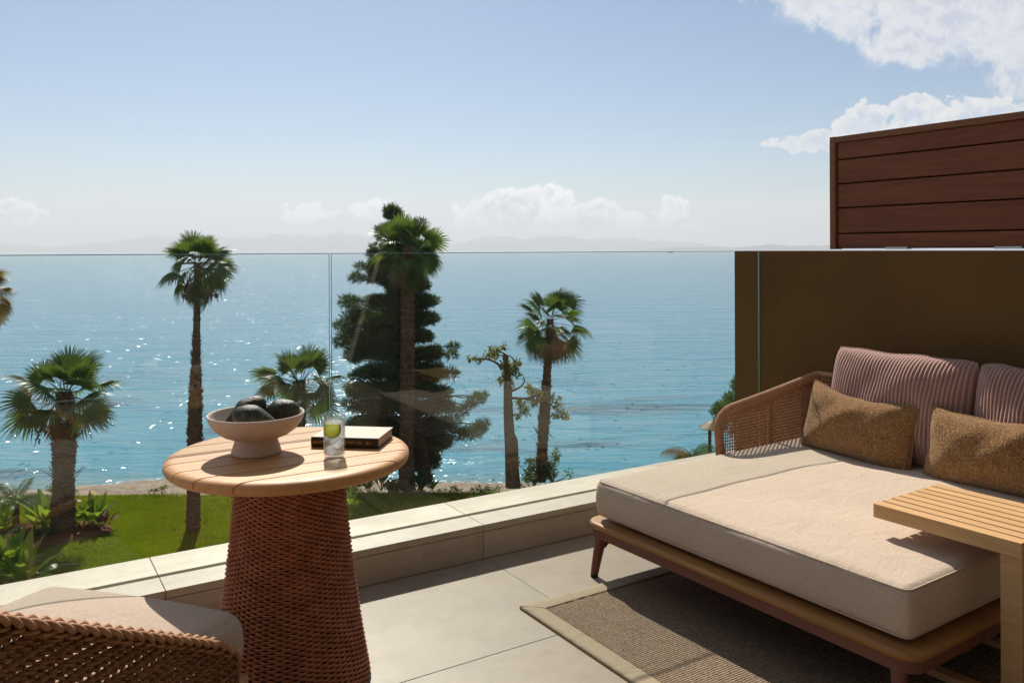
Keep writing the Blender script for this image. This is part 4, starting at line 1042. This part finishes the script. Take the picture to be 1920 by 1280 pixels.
def palm_tree(base_uv, crown_uv, radii, label, n_green=34, n_dead=8, size=1.0, seed=0, boots=(0, 1), boot_len=.12, lean=0.0, sets=None, e_top=78, e_bot=-55, seeds=True, ragged=()):
    r = np.random.default_rng(seed)
    b = on_z(*base_uv, ZL); d = float(np.dot(b[:2], (SA, CA)))
    c = at_d(*crown_uv, d); h = c[2] - ZL; off = c - b
    t_ = empty('fan_palm', tuple(b)); tag(t_, label, 'palm tree', 'fan palms in the garden')
    n = 40; ts = np.linspace(0, 1, n); path = np.stack([off[0] * ts + lean * np.sin(ts * math.pi), off[1] * ts, h * ts], 1)
    rr = np.interp(ts, np.linspace(0, 1, len(radii)), radii)
    V, F = tubes(dense(path, 150), np.interp(np.linspace(0, 1, 150), ts, rr) * (1 + .06 * np.sin(np.arange(150) * 1.57) + .06 * r.normal(size=150)), 16)
    obj('trunk', V, F, M['palm_bark'], t_, True)
    # old leaf bases: small upward spikes round the trunk
    BV = []; BF = []; nb_ = int((boots[1] - boots[0]) * h * 150 * np.mean(radii) / .2)
    for k in range(nb_):
        t = boots[0] + (boots[1] - boots[0]) * r.random(); a = r.uniform(0, 6.283); c0 = np.array([np.interp(t, ts, path[:, q]) for q in range(3)]); R0 = np.interp(t, ts, rr)
        l = boot_len * r.uniform(.5, 1.3) * (1 + (2.2 if any(abs(t - g) < .012 for g in ragged) else 0)); w = .05 * r.uniform(.6, 1.2); out_ = r.uniform(.25, .85)
        e = np.array([math.cos(a), math.sin(a), 0]); s_ = np.array([-math.sin(a), math.cos(a), 0]); p0 = c0 + e * R0 * .93
        tip = p0 + e * l * out_ + np.array([0, 0, l * (1 - out_ * .4) * (1 if r.random() > .25 else -.6)])
        k0 = len(BV); BV += [p0 - s_ * w, p0 + s_ * w, p0 + np.array([0, 0, -.03]) + e * .012, tip + s_ * w * .25, tip - s_ * w * .25]
        BF += [(k0, k0 + 2, k0 + 4), (k0 + 2, k0 + 1, k0 + 3), (k0 + 2, k0 + 3, k0 + 4), (k0, k0 + 4, k0 + 3, k0 + 1)]
    if BV:
        o = obj('leaf_bases', BV, BF, M['boot'], t_); tag(o, kind='stuff')
    top = off.copy(); top[2] = h
    for k in range(n_green):
        f = (k + .5) / n_green; elv = R(e_top + (e_bot - e_top) * f ** 1.05 + r.uniform(-15, 15)); azm = k * 2.39996 + r.uniform(-.45, .45)
        me = GREEN[min(3, int(f * 2.6 + r.random() * 1.2))] if sets is None else sets[k % len(sets)]
        lo = top + np.array([math.cos(azm) * radii[-1] * .7, math.sin(azm) * radii[-1] * .7, .12 - .35 * f])
        place_leaf(me, 'frond', t_, lo, azm, elv, r.uniform(-.95, .95), size * r.uniform(.85, 1.1) * (.82 + .18 * f if f < .3 else 1))
    for k in range(n_dead):
        azm = k * 2.39996 + 1.1 + r.uniform(-.3, .3)
        place_leaf(DEAD[k % 2], 'dead_frond', t_, top + np.array([math.cos(azm) * radii[-1] * .8, math.sin(azm) * radii[-1] * .8, -.30]), azm, R(r.uniform(-84, -38)), r.uniform(-.4, .4), size * r.uniform(.75, 1.05))
    if seeds:       # drooping seed strings
        for k in range(seeds if isinstance(seeds, int) and seeds > 1 else 2):
            azm = r.uniform(0, 6.28); Lh = size * r.uniform(.9, 1.3); p = [top + np.array([math.cos(azm) * q * Lh * .8, math.sin(azm) * q * Lh * .8, .05 - (q ** 2.2) * Lh * 1.1 - .25]) for q in np.linspace(0, 1, 12)]
            V, F = tubes(np.array(p), .012, 5); SV = list(V); SF = [tuple(f) for f in F]
            for q in range(60):
                f = r.uniform(.55, 1); c_ = np.array(p[int(f * 11)]) + r.normal(0, .05, 3) * size; k0 = len(SV); s_ = r.uniform(.02, .04)
                SV += [c_ + np.array(v) * s_ for v in ((1, 0, 0), (-.5, .9, 0), (-.5, -.9, 0), (0, 0, 1.3), (0, 0, -1.3))]
                SF += [(k0, k0 + 1, k0 + 3), (k0 + 1, k0 + 2, k0 + 3), (k0 + 2, k0, k0 + 3), (k0 + 1, k0, k0 + 4), (k0 + 2, k0 + 1, k0 + 4), (k0, k0 + 2, k0 + 4)]
            o = obj('seed_string', SV, SF, M['boot'], t_); tag(o, kind='stuff')
    return t_
palm_tree((118, 1000), (122, 735), (.34, .31, .27, .32, .27, .20), 'stout low fan palm rising from the flowerbed', 28, 6, 1.06, 1, (.12, 1), .13, seeds=2, e_top=80, e_bot=-38, ragged=(.40, .66))
palm_tree((362, 990), (371, 492), (.21, .19, .21, .19, .11, .10, .11), 'tallest slim fan palm alone on the lawn, left of the bowl', 42, 6, .76, 2, (.15, .74), .11, seeds=2, e_bot=-62)
palm_tree((560, 928), (561, 715), (.25, .24, .22, .20), 'fan palm with open crown behind the bowl', 26, 3, 1.05, 3, (.3, 1), .11, seeds=2, e_top=76, e_bot=-42)
palm_tree((762, 916), (766, 462), (.30, .24, .25, .24, .22, .20), 'fan palm standing in front of the dark pine', 44, 8, .90, 4, (.1, .85), .09, e_bot=-64, seeds=2)
palm_tree((1013, 902), (1032, 598), (.21, .18, .20, .16, .13, .12), 'fan palm with brown dead skirt, right of the bare trunk', 26, 34, .98, 5, (.0, .62), .13, e_top=76, e_bot=-62, seeds=False, ragged=(.30, .5))
palm_tree((-42, 960), (-44, 545), (.24, .2, .18, .16), 'yellowing fan palm cut off by the left edge', 30, 6, .95, 6, (.1, .8), .1, sets=GOLD, e_top=60, e_bot=-60, seeds=False)

# pine
def needle_crown(name, pads, per, ln, wd, mat_, parent, seed, up=.35):
    r = np.random.default_rng(seed); C_, D_, S_ = [], [], []
    for (c, rx, rz) in pads:
        n = int(per * (rx / .6) ** 1.6); v = r.normal(size=(n, 3)); v /= np.linalg.norm(v, axis=1, keepdims=True)
        rad = r.random(n) ** .45
        pos = np.array(c) + v * rad[:, None] * np.array([rx, rx, rz]); d = v + np.array([0, 0, up]) + r.normal(0, .45, (n, 3)); d /= np.linalg.norm(d, axis=1, keepdims=True)
        C_.append(pos); D_.append(d)
    C_ = np.concatenate(C_); D_ = np.concatenate(D_); n = len(C_); L_ = ln * r.uniform(.6, 1.3, n)[:, None]; s = np.cross(D_, r.normal(size=(n, 3))); s /= np.linalg.norm(s, axis=1, keepdims=True); w = wd * r.uniform(.6, 1.4, n)[:, None]
    V = np.stack([C_ - s * w * .5, C_ + s * w * .5, C_ + D_ * L_ + s * w * .3, C_ + D_ * L_ - s * w * .3], 1).reshape(-1, 3)
    F = np.arange(4 * n).reshape(-1, 4)
    o = obj(name, V, F, mat_, parent); tag(o, kind='stuff'); return o
def limb(p0, p1, r0, r1, sag=.0, n=10, seed=0):
    r = np.random.default_rng(seed); t = np.linspace(0, 1, n)[:, None]; p = np.array(p0) * (1 - t) + np.array(p1) * t; p[:, 2] += sag * np.sin(t[:, 0] * math.pi); p[1:-1] += r.normal(0, .03, (n - 2, 3)) * np.linalg.norm(np.array(p1) - np.array(p0)) * .4
    return tubes(p, np.linspace(r0, r1, n), 8)
pb = on_z(798, 905, ZL); pd = float(np.dot(pb[:2], (SA, CA))) ; PX = FPX / pd
pine = empty('pine_tree', tuple(pb)); tag(pine, 'large dark pine tree at the edge of the lawn', 'tree')
def pin(u, v, dd=0.0): return at_d(u, v, pd + dd) - pb
sil = [(398, 722, 762), (430, 702, 800), (480, 682, 815), (520, 690, 818), (550, 655, 822), (590, 640, 826), (625, 628, 822), (660, 645, 835), (700, 640, 846), (740, 634, 850), (765, 640, 858), (800, 640, 872), (830, 665, 862), (860, 720, 830)]
trunk = [pin(798, 906), pin(790, 850), pin(775, 780), pin(762, 700), pin(754, 600), pin(748, 500), pin(742, 420)]
V, F = tubes(smooth_path(trunk, 60), np.linspace(.26, .05, 60), 12); obj('trunk', V, F, M['bark'], pine, True)
pads = []; r_ = np.random.default_rng(11); LV = []; LF = []; lo_ = 0
trp = smooth_path(trunk, 60)
for k in range(400):
    v = 402 + (868 - 402) * (r_.random() ** .8); lo, hi = np.interp(v, [s[0] for s in sil], [s[1] for s in sil]), np.interp(v, [s[0] for s in sil], [s[2] for s in sil])
    v = 400 + round((v - 400) / 33) * 33 + r_.normal(0, 6)          # storeys of foliage
    w = (hi - lo) / 2; a = r_.uniform(0, 6.283); q = r_.random() ** .36; mid = (lo + hi) / 2
    rx = r_.uniform(.28, .50) * (.7 + .3 * w / 110)
    u = mid + (w - rx * PX * .8) * q * math.cos(a); dd = 1.1 + .65 * (w / PX) * q * math.sin(a)
    c = pin(u, v, dd); pads.append((c, rx, rx * r_.uniform(.35, .6)))
    if k % 3 == 0:
        j = np.argmin(np.abs(trp[:, 2] - (c[2] - .35 * q * w / PX))); V, F = limb(trp[j], c, .05, .015, .1, 8, k); LV.append(V); LF.append(F + lo_); lo_ += len(V)
for (u, v, rx) in ((893, 748, .30), (905, 742, .20), (880, 758, .22), (895, 806, .34), (905, 795, .25), (880, 812, .34), (860, 812, .35), (845, 790, .38), (865, 770, .28), (652, 565, .35), (640, 640, .32), (668, 520, .25), (676, 500, .2), (640, 610, .3), (845, 700, .3), (850, 650, .22), (846, 665, .22)):
    c = pin(u, v, r_.uniform(-.5, .5)); pads.append((c, rx, rx * .6)); j = np.argmin(np.abs(trp[:, 2] - (c[2] - .3))); V, F = limb(trp[j], c, .045, .012, .15, 10, int(u)); LV.append(V); LF.append(F + lo_); lo_ += len(V)
lb = obj('limbs', np.concatenate(LV), np.concatenate(LF), M['bark'], pine, True); tag(lb, kind='stuff')
needle_crown('crown', pads, 1150, .15, .022, M['pine'], pine, 12)

# bare tree with a broken trunk and few leafy limbs
tb = on_z(958, 911, ZL); td = float(np.dot(tb[:2], (SA, CA)))
bt = empty('broken_tree', tuple(tb)); tag(bt, 'storm broken tree with bare pale trunk and sparse leafy boughs', 'tree')
def tp(u, v, dd=0.0): return at_d(u, v, td + dd) - tb
V, F = tubes(smooth_path([tp(962, 912), tp(958, 850), tp(953, 780), tp(952, 730), tp(951, 690), tp(945, 665)], 50), np.interp(np.linspace(0, 1, 50), [0, .3, .7, 1], [.27, .20, .15, .07]), 12); obj('trunk', V, F, M['pale_bark'], bt, True)
V, F = tubes(smooth_path([tp(966, 911, -.1), tp(965, 860, -.1), tp(966, 835, -.1), tp(964, 812, -.1)], 30), np.r_[np.linspace(.16, .11, 26), [.09, .07, .05, .02]], 9); obj('broken_stub', V, F, M['pale_bark'], bt, True)
bpts = [((951, 700), (935, 682), (915, 672), (880, 672)), ((946, 680), (955, 668), (930, 655)), ((952, 745), (985, 748), (1010, 740), (1040, 755)), ((952, 735), (980, 725), (985, 705), (978, 712)), ((951, 705), (970, 690), (962, 670), (950, 665)), ((985, 747), (1030, 755), (1052, 775))]
LV, LF, lo_ = [], [], 0
for k, bp in enumerate(bpts):
    V, F = tubes(smooth_path([tp(*q, .1 * k) for q in bp], 20), np.linspace(.055, .014, 20), 7); LV.append(V); LF.append(F + lo_); lo_ += len(V)
lb = obj('boughs', np.concatenate(LV), np.concatenate(LF), M['pale_bark'], bt, True); tag(lb, kind='stuff')
def leaf_cloud(name, pads, per, size, mat_, parent, seed, droop=.3):
    r = np.random.default_rng(seed); C_ = []
    for (c, rx, rz) in pads:
        n = int(per * (rx / .3) ** 1.8) + 4; v = r.normal(size=(n, 3)); v /= np.linalg.norm(v, axis=1, keepdims=True); C_.append(np.array(c) + v * (r.random(n) ** .5)[:, None] * np.array([rx, rx, rz]))
    C_ = np.concatenate(C_); n = len(C_); d = r.normal(size=(n, 3)); d[:, 2] -= droop; d /= np.linalg.norm(d, axis=1, keepdims=True); s = np.cross(d, r.normal(size=(n, 3))); s /= np.linalg.norm(s, axis=1, keepdims=True)
    L_ = size * r.uniform(.6, 1.3, n)[:, None]; w = L_ * .22
    V = np.stack([C_, C_ + d * L_ * .5 + s * w, C_ + d * L_, C_ + d * L_ * .5 - s * w], 1).reshape(-1, 3); o = obj(name, V, np.arange(4 * n).reshape(-1, 4), mat_, parent); tag(o, kind='stuff'); return o
pads = [(tp(u, v, r_.uniform(-.3, .3)), rx, rx * .8) for (u, v, rx) in ((880, 672, .10), (892, 672, .14), (900, 675, .12), (915, 668, .20), (928, 665, .22), (922, 655, .14), (945, 650, .14), (935, 655, .15), (948, 685, .28), (960, 690, .26), (970, 680, .20), (950, 705, .28), (968, 700, .2), (940, 712, .18), (955, 725, .2), (975, 755, .28), (985, 770, .22), (970, 780, .16), (1000, 735, .26), (992, 725, .18), (1008, 745, .22), (1030, 745, .22), (1045, 760, .22), (1055, 775, .22), (1062, 782, .14), (1040, 778, .14), (1000, 755, .18), (1020, 735, .14), (952, 715, .2), (1050, 745, .1))]
leaf_cloud('crown', pads, 150, .13, M['olive'], bt, 3)

# shrubs
def shrub(uv, w, h, label, seed, mat_=None, size=.11, per=110, z=ZL, dd=0.0, group='shrubs along the lawn edge', name='shrub', cat='shrub'):
    r = np.random.default_rng(seed); b = on_z(*uv, z); b = b + np.array([SA, CA, 0]) * dd; t_ = empty(name, tuple(b)); tag(t_, label, cat, group)
    pads = [((r.uniform(-w, w) * .7, r.uniform(-w, w) * .7, h * r.uniform(.25, .85)), r.uniform(.18, .34) * max(.6, w), r.uniform(.15, .28) * max(.6, h)) for _ in range(12)]
    LV, LF, lo_ = [], [], 0
    for p in pads: V, F = limb((0, 0, 0), p[0], .025, .008, 0, 6, seed); LV.append(V); LF.append(F + lo_); lo_ += len(V)
    o = obj('stems', np.concatenate(LV), np.concatenate(LF), M['bark'], t_); tag(o, kind='stuff')
    leaf_cloud('foliage', pads, per, size, mat_ or M['bush'], t_, seed, -.2); return t_
shrub((1003, 908), .75, 1.05, 'round light green shrub at the foot of the skirted palm', 31, None, .12, 150)
shrub((1036, 906), .75, 1.15, 'light green shrub just right of the skirted palm trunk', 32, None, .12, 150)
for k, (u, v, w, h, lab) in enumerate(((790, 918, .55, .75, 'dark low shrub between the pine trunk and its palm'), (735, 922, .35, .35, 'small shrub left of the palm that fronts the pine'))):
    shrub((u, v), w, h, lab, 40 + k, M['pine'] if k == 0 else None, .14, 90)
# mown grass blades on the parts of the lawn in view
r_ = np.random.default_rng(15); n = 70000
gx = np.concatenate([r_.uniform(-21, -6.5, n), r_.uniform(-7, 1.5, n // 3)]); gy = np.concatenate([r_.uniform(19, 28.3, n), r_.uniform(24, 28.3, n // 3)])
keep = gy < np.array([lawn_edge(x) - .05 for x in gx]); gx, gy = gx[keep], gy[keep]; n = len(gx)
tt = np.array([(y - 2) / (lawn_edge(x) - 2) for x, y in zip(gx, gy)]); gz = .06 * np.sin(gx * .3 + tt * 9) * tt - .01
a_ = r_.uniform(0, 6.283, n); hh = r_.uniform(.03, .075, n) * (1 + .5 * np.sin(gx * 1.7) * np.sin(gy * 1.3)); ww = r_.uniform(.008, .02, n); lx_, ly_ = r_.normal(0, .022, n), r_.normal(0, .022, n)
V = np.stack([np.stack([gx - ww * np.cos(a_), gy - ww * np.sin(a_), gz], 1), np.stack([gx + ww * np.cos(a_), gy + ww * np.sin(a_), gz], 1), np.stack([gx + lx_, gy + ly_, gz + hh], 1)], 1).reshape(-1, 3)
M['grass'] = leafmat('grass_blade', (.095, .145, .004), (.150, .195, .008), .4, .6)
gr = obj('grass', V, np.arange(3 * n).reshape(-1, 3), M['grass']); gr.location = (0, 0, ZL); gr.rotation_euler = (0, 0, yaw_rot); tag(gr, 'short mown green grass covering the lawn', 'grass', kind='stuff')
# creeping edge plants: uncountable
r_ = np.random.default_rng(5); pads = []
for x in np.arange(-26, 22, .16):
    if r_.random() < (.25 if x < -8.5 else .55) and not (-8.2 < x < -6.2):
        y = lawn_edge(x) + r_.uniform(-.12, .12); q = r_.uniform(.05, .15); pads.append(((x, y, q * .7 + .02), q * 1.4, q))
gc = leaf_cloud('ground_cover', pads, 160, .09, M['bush'], None, 6, -.5); gc.location = (0, 0, ZL); gc.rotation_euler = (0, 0, yaw_rot); tag(gc, 'low creeping plants fringing the seaward edge of the lawn', 'ground cover', kind='stuff')

# feather palms
def feather_mesh(name, L_, arch, nl, seed, mat_, hang=.6, width=.30):
    r = np.random.default_rng(seed); V = []; F = []; n = 14
    def sp(t): return np.array([L_ * (t - .18 * arch * t ** 3), 0, L_ * (.55 * t - arch * t * t)])
    P = np.array([sp(t) for t in np.linspace(0, 1, n)]); V_, F_ = tubes(P, np.linspace(.018, .004, n) * L_ / 1.2, 5); V = [tuple(v) for v in V_]; F = [tuple(f) for f in F_]
    for i in range(nl):
        t = .14 + .86 * i / nl; p = sp(t); tg = sp(min(1, t + .01)) - sp(t - .01); tg /= np.linalg.norm(tg)
        ll = width * L_ * (.55 + .9 * math.sin(math.pi * min(1, t * .9 + .08))) * .8
        for s_ in (-1, 1):
            d = tg * .6 + np.array([0, s_ * .9, -hang * r.uniform(.6, 1.3)]); d /= np.linalg.norm(d); w = .011 * L_; up = np.cross(d, tg); up /= np.linalg.norm(up) + 1e-9
            e = p + d * ll + np.array([0, 0, -hang * .35 * ll]); m_ = p + d * ll * .5; k = len(V)
            V += [tuple(p), tuple(m_ + tg * w), tuple(e), tuple(m_ - tg * w)]; F += [(k, k + 1, k + 2, k + 3)]
    me = np_mesh(name, V, F); me.materials.append(mat_); return me
FE = [feather_mesh('frond', 1.0, .35 + .2 * i, 34, 60 + i, M['feather'], .3 + .25 * i) for i in range(3)]
FD = [feather_mesh('frond', 1.0, .95, 34, 66, M['feather'], 1.3), feather_mesh('frond', 1.0, .9, 30, 67, M['palm_gold'], 1.5)]
def feather_palm(uv, h, s, n, label, seed, z=ZL, meshes=FE, trunk_r=.09, elv=(70, 0)):
    r = np.random.default_rng(seed); b = on_z(*uv, z); t_ = empty('feather_palm', tuple(b)); tag(t_, label, 'palm tree', 'feather palms in the garden')
    V, F = tubes(dense([(0, 0, -.1), (0, 0, h)], 20), np.linspace(trunk_r * 1.2, trunk_r, 20) * (1 + .12 * r.normal(size=20)), 10); obj('trunk', V, F, M['palm_bark'], t_, True)
    for k in range(n):
        f = k / n; place_leaf(meshes[k % len(meshes)], 'frond', t_, (0, 0, h - .05), k * 2.39996 + r.uniform(-.2, .2), R(elv[0] + (elv[1] - elv[0]) * f - 25), r.uniform(-.2, .2), s * r.uniform(.85, 1.1))
    return t_
feather_palm((30, 985), .75, .85, 18, 'small young feather palm in the flowerbed at the left edge', 71)
feather_palm((1300, 905), .95, 1.25, 11, 'drooping feather palm seen just above the mattress', 72, meshes=FD + FE[2:], elv=(60, 10))

# broad-leaved bedding plants
def paddle_mesh(name, L_, w, pet, bend, mat_, seed):
    r = np.random.default_rng(seed); V = []; F = []; n = 9
    def sp(t): return np.array([bend * L_ * t * t * .8, 0, (pet + L_) * t - bend * .25 * L_ * t * t])
    for i in range(6):
        t = i / 5 * pet / (pet + L_); p = sp(t); V += [tuple(p + np.array([0, -.012, 0])), tuple(p + np.array([0, .012, 0]))]
        if i: k = len(V); F.append((k - 4, k - 3, k - 1, k - 2))
    for i in range(n):
        q = i / (n - 1); t = (pet + L_ * q) / (pet + L_); p = sp(t); ww = w * math.sin(math.pi * min(1, q ** .75)) + .004; fold = ww * .35
        V += [tuple(p + np.array([-fold, -ww, .01 * math.sin(q * 12)])), tuple(p), tuple(p + np.array([-fold, ww, -.01 * math.sin(q * 12)]))]
        if i: k = len(V); F += [(k - 6, k - 5, k - 2, k - 3), (k - 5, k - 4, k - 1, k - 2)]
    me = np_mesh(name, V, F); me.materials.append(mat_); return me
PAD = {m_: [paddle_mesh('leaf', .5, .085, .22, .25 + .3 * i, M[m_], i) for i in range(3)] for m_ in ('canna', 'bush', 'bronze')}
def bedding(uv, h, n, m_, label, seed, spread=28, flower=None, z=ZL, name='leafy_plant', zoff=0.0):
    r = np.random.default_rng(seed); b = on_z(*uv, z); t_ = empty(name, (b[0], b[1], b[2] + zoff)); tag(t_, label, 'plant', 'plants in the flowerbed')
    for k in range(n):
        a = k * 2.39996; o = bpy.data.objects.new('leaf', PAD[m_][k % 3]); link(o, t_)
        s = h / .72 * r.uniform(.65, 1.08)
        o.matrix_basis = Matrix.Translation((math.cos(a) * .06 * r.random(), math.sin(a) * .06 * r.random(), -.02)) @ Matrix.Rotation(a, 4, 'Z') @ Matrix.Rotation(R(r.uniform(4, spread)), 4, 'Y') @ Matrix.Diagonal((s, s, s, 1))
    if flower:
        for k in range(3):
            c = np.array([r.uniform(-.1, .1), r.uniform(-.1, .1), h * r.uniform(.85, 1.05)]); V, F = [], []
            for q in range(5):
                a = q * 1.2566; k0 = len(V); e = np.array([math.cos(a), math.sin(a), .5]); s_ = np.array([-math.sin(a), math.cos(a), 0]); V += [c, c + e * .04 + s_ * .02, c + e * .07, c + e * .04 - s_ * .02]; F.append((k0, k0 + 1, k0 + 2, k0 + 3))
            obj('flower', V, F, M[flower], t_)
    return t_
# raised soil of the bed
bed_uv = [(-60, 1010), (20, 985), (100, 978), (160, 975), (215, 985), (205, 1000), (150, 1010), (70, 1030), (-20, 1050), (-80, 1060)]
q = [on_z(u, v, ZL) for u, v in bed_uv]; c_ = np.mean(q, axis=0); V = [(c_[0], c_[1], ZL + .16)]
ring1 = smooth_path([tuple(p) for p in q + [q[0]]], 60)[:-1]
for p in ring1: V.append((c_[0] + (p[0] - c_[0]) * .8, c_[1] + (p[1] - c_[1]) * .8, ZL + .11))
for p in ring1: V.append((p[0], p[1], ZL + .0))
n = len(ring1); F = [(0, 1 + i, 1 + (i + 1) % n) for i in range(n)] + [(1 + i, 1 + n + i, 1 + n + (i + 1) % n, 1 + (i + 1) % n) for i in range(n)]
so_ = obj('flowerbed_soil', V, F, M['soil'], None, True); tag(so_, 'mound of reddish soil in the flowerbed round the stout palm', 'soil', kind='structure')
specs = [((85, 995), 1.25, 12, 'canna', 'tall bright leafy plant just left of the stout palm trunk', None), ((70, 1000), .95, 10, 'canna', 'second bright leafy plant left of the stout palm trunk', None),
    ((145, 990), .85, 9, 'canna', 'leafy plant with white flowers just right of the stout palm trunk', 'white_petal'), ((165, 988), 1.0, 10, 'canna', 'upright leafy plant in the middle right of the flowerbed', None),
    ((180, 988), 1.05, 9, 'canna', 'tall leafy plant with yellow flowers near the right end of the flowerbed', 'yellow_petal'), ((194, 992), .65, 12, 'bronze', 'bronze leaved plant at the right tip of the flowerbed', None),
    ((155, 1002), .40, 14, 'bronze', 'low bronze plant on the front rim right of the stout palm', None), ((178, 999), .38, 14, 'bronze', 'low bronze plant on the front rim near the right tip of the flowerbed', None),
    ((8, 1000), .8, 12, 'canna', 'leafy plant under the young feather palm at the left edge', None), ((50, 1015), .55, 14, 'bronze', 'low bronze plant in front of the young feather palm', None),
    ((25, 1022), .5, 12, 'bush', 'dark green low plant at the front left of the flowerbed', None), ((85, 1012), .55, 12, 'bush', 'dark green low plant in front left of the stout palm', None),
    ((-15, 1010), 1.0, 12, 'canna', 'leafy plant half cut by the left edge in the flowerbed', None)]
for k, (uv, h, nl, m_, lab, fw) in enumerate(specs): bedding(uv, h, nl, m_, lab, 100 + k, 34 if m_ == 'canna' else 55, fw, zoff=.05)
# nearer clump below the terrace, left, and spiky plants under the pine
for k, (u, v, h) in enumerate(((5, 1085, 1.5), (42, 1100, 1.5), (-30, 1075, 1.6))):
    bedding((u, v), h, 16, 'canna', ('lush broad leaved clump beside the armchair cushion, lower left', 'lush broad leaved clump nearest the kerb, lower left', 'lush broad leaved clump cut by the lower left edge')[k], 130 + k, 60)
for k, (u, v, h) in enumerate(((655, 925, .55), (690, 922, .75), (715, 918, .95), (742, 924, .5), (810, 920, .5), (672, 918, .6))):
    bedding((u, v), h, 9, 'bush', ('spiky dark plant nearest the round table under the pine', 'second spiky dark plant from the round table under the pine', 'tall spiky plant left of the palm that fronts the pine', 'low spiky plant at the foot of the palm that fronts the pine', 'low spiky plant right of the pine trunk', 'spiky dark plant between the two nearest the round table')[k], 140 + k, 40)
bedding((655, 948), .9, 9, 'canna', 'bright leafy plant just right of the round table base', 150, 35)

# pine-like tree and post group beyond the wall end, right
t2 = on_z(1385, 888, ZL); d2 = float(np.dot(t2[:2], (SA, CA))); ct = empty('coastal_tree', tuple(t2)); tag(ct, 'soft green bushy tree half hidden by the brown wall end', 'tree')
def cp(u, v, dd=0.0): return at_d(u, v, d2 + dd) - t2
V, F = tubes(smooth_path([cp(1385, 890), cp(1388, 820), cp(1384, 760), cp(1390, 720)], 30), np.linspace(.14, .05, 30), 9); obj('trunk', V, F, M['bark'], ct, True)
needle_crown('crown', [(cp(u, v, r_.uniform(-.5, .5)), rx, rx * .8) for u, v, rx in ((1382, 722, .22), (1392, 735, .35), (1375, 745, .30), (1360, 765, .32), (1345, 775, .22), (1370, 790, .30), (1390, 770, .45), (1352, 790, .2), (1400, 750, .5), (1380, 810, .25), (1345, 762, .15), (1386, 712, .2), (1352, 772, .3), (1368, 752, .3), (1376, 775, .4))], 1100, .13, .024, M['bush'], ct, 9)
sf = on_z(1335, 893, ZL); d3 = float(np.dot(sf[:2], (SA, CA)))
kio = empty('beach_parasol', tuple(sf)); tag(kio, 'pale thatched beach parasol on timber posts behind the daybed arm', 'parasol')
for du in (0, 13):
    p0 = on_z(1330 + du, 893, ZL) - sf; p1 = at_d(1331 + du, 806, d3) - sf
    obj('post', *tube_capped(dense([p0, p1], 6), .06, 8), M['pale_bark'], kio, True)
tc_ = at_d(1338, 800, d3) - sf; V, F = lathe([(.02, .28), (.25, .16), (.52, -.02), (.50, -.05), (.2, .06), (.02, .12)], 18); o = obj('thatch', [(v[0] + tc_[0], v[1] + tc_[1], v[2] + tc_[2]) for v in V], F, M['palm_gold'], kio)

# distant motor boat
bp_ = at_d(1257, 470.5, 2100); boat = empty('motor_boat', (bp_[0], bp_[1], ZS)); tag(boat, 'tiny white motor boat far out near the horizon', 'boat'); boat.rotation_euler = (0, 0, R(-30))
hull = []
for x, hw, z0, z1 in ((-7, 2.0, -.3, 2.2), (-3, 2.3, -.5, 2.2), (3, 2.1, -.5, 2.5), (6, 1.2, -.3, 2.9), (8, .1, .8, 3.2)): hull += [(x, -hw, z1), (x, -hw * .6, z0), (x, hw * .6, z0), (x, hw, z1)]
F = [(i * 4 + a, i * 4 + (a + 1) % 4, (i + 1) * 4 + (a + 1) % 4, (i + 1) * 4 + a) for i in range(4) for a in range(4)] + [(0, 1, 2, 3), (16, 17, 18, 19)]
obj('hull', hull, F, M['dark_metal'], boat); obj('cabin', *box(-3.5, 2.5, -1.5, 1.5, 2.25, 4.6, .3), M['white_paint'], boat); obj('mast', *tube_capped([(-.5, 0, 4.5), (-.5, 0, 7.2)], .12, 6), M['white_paint'], boat)
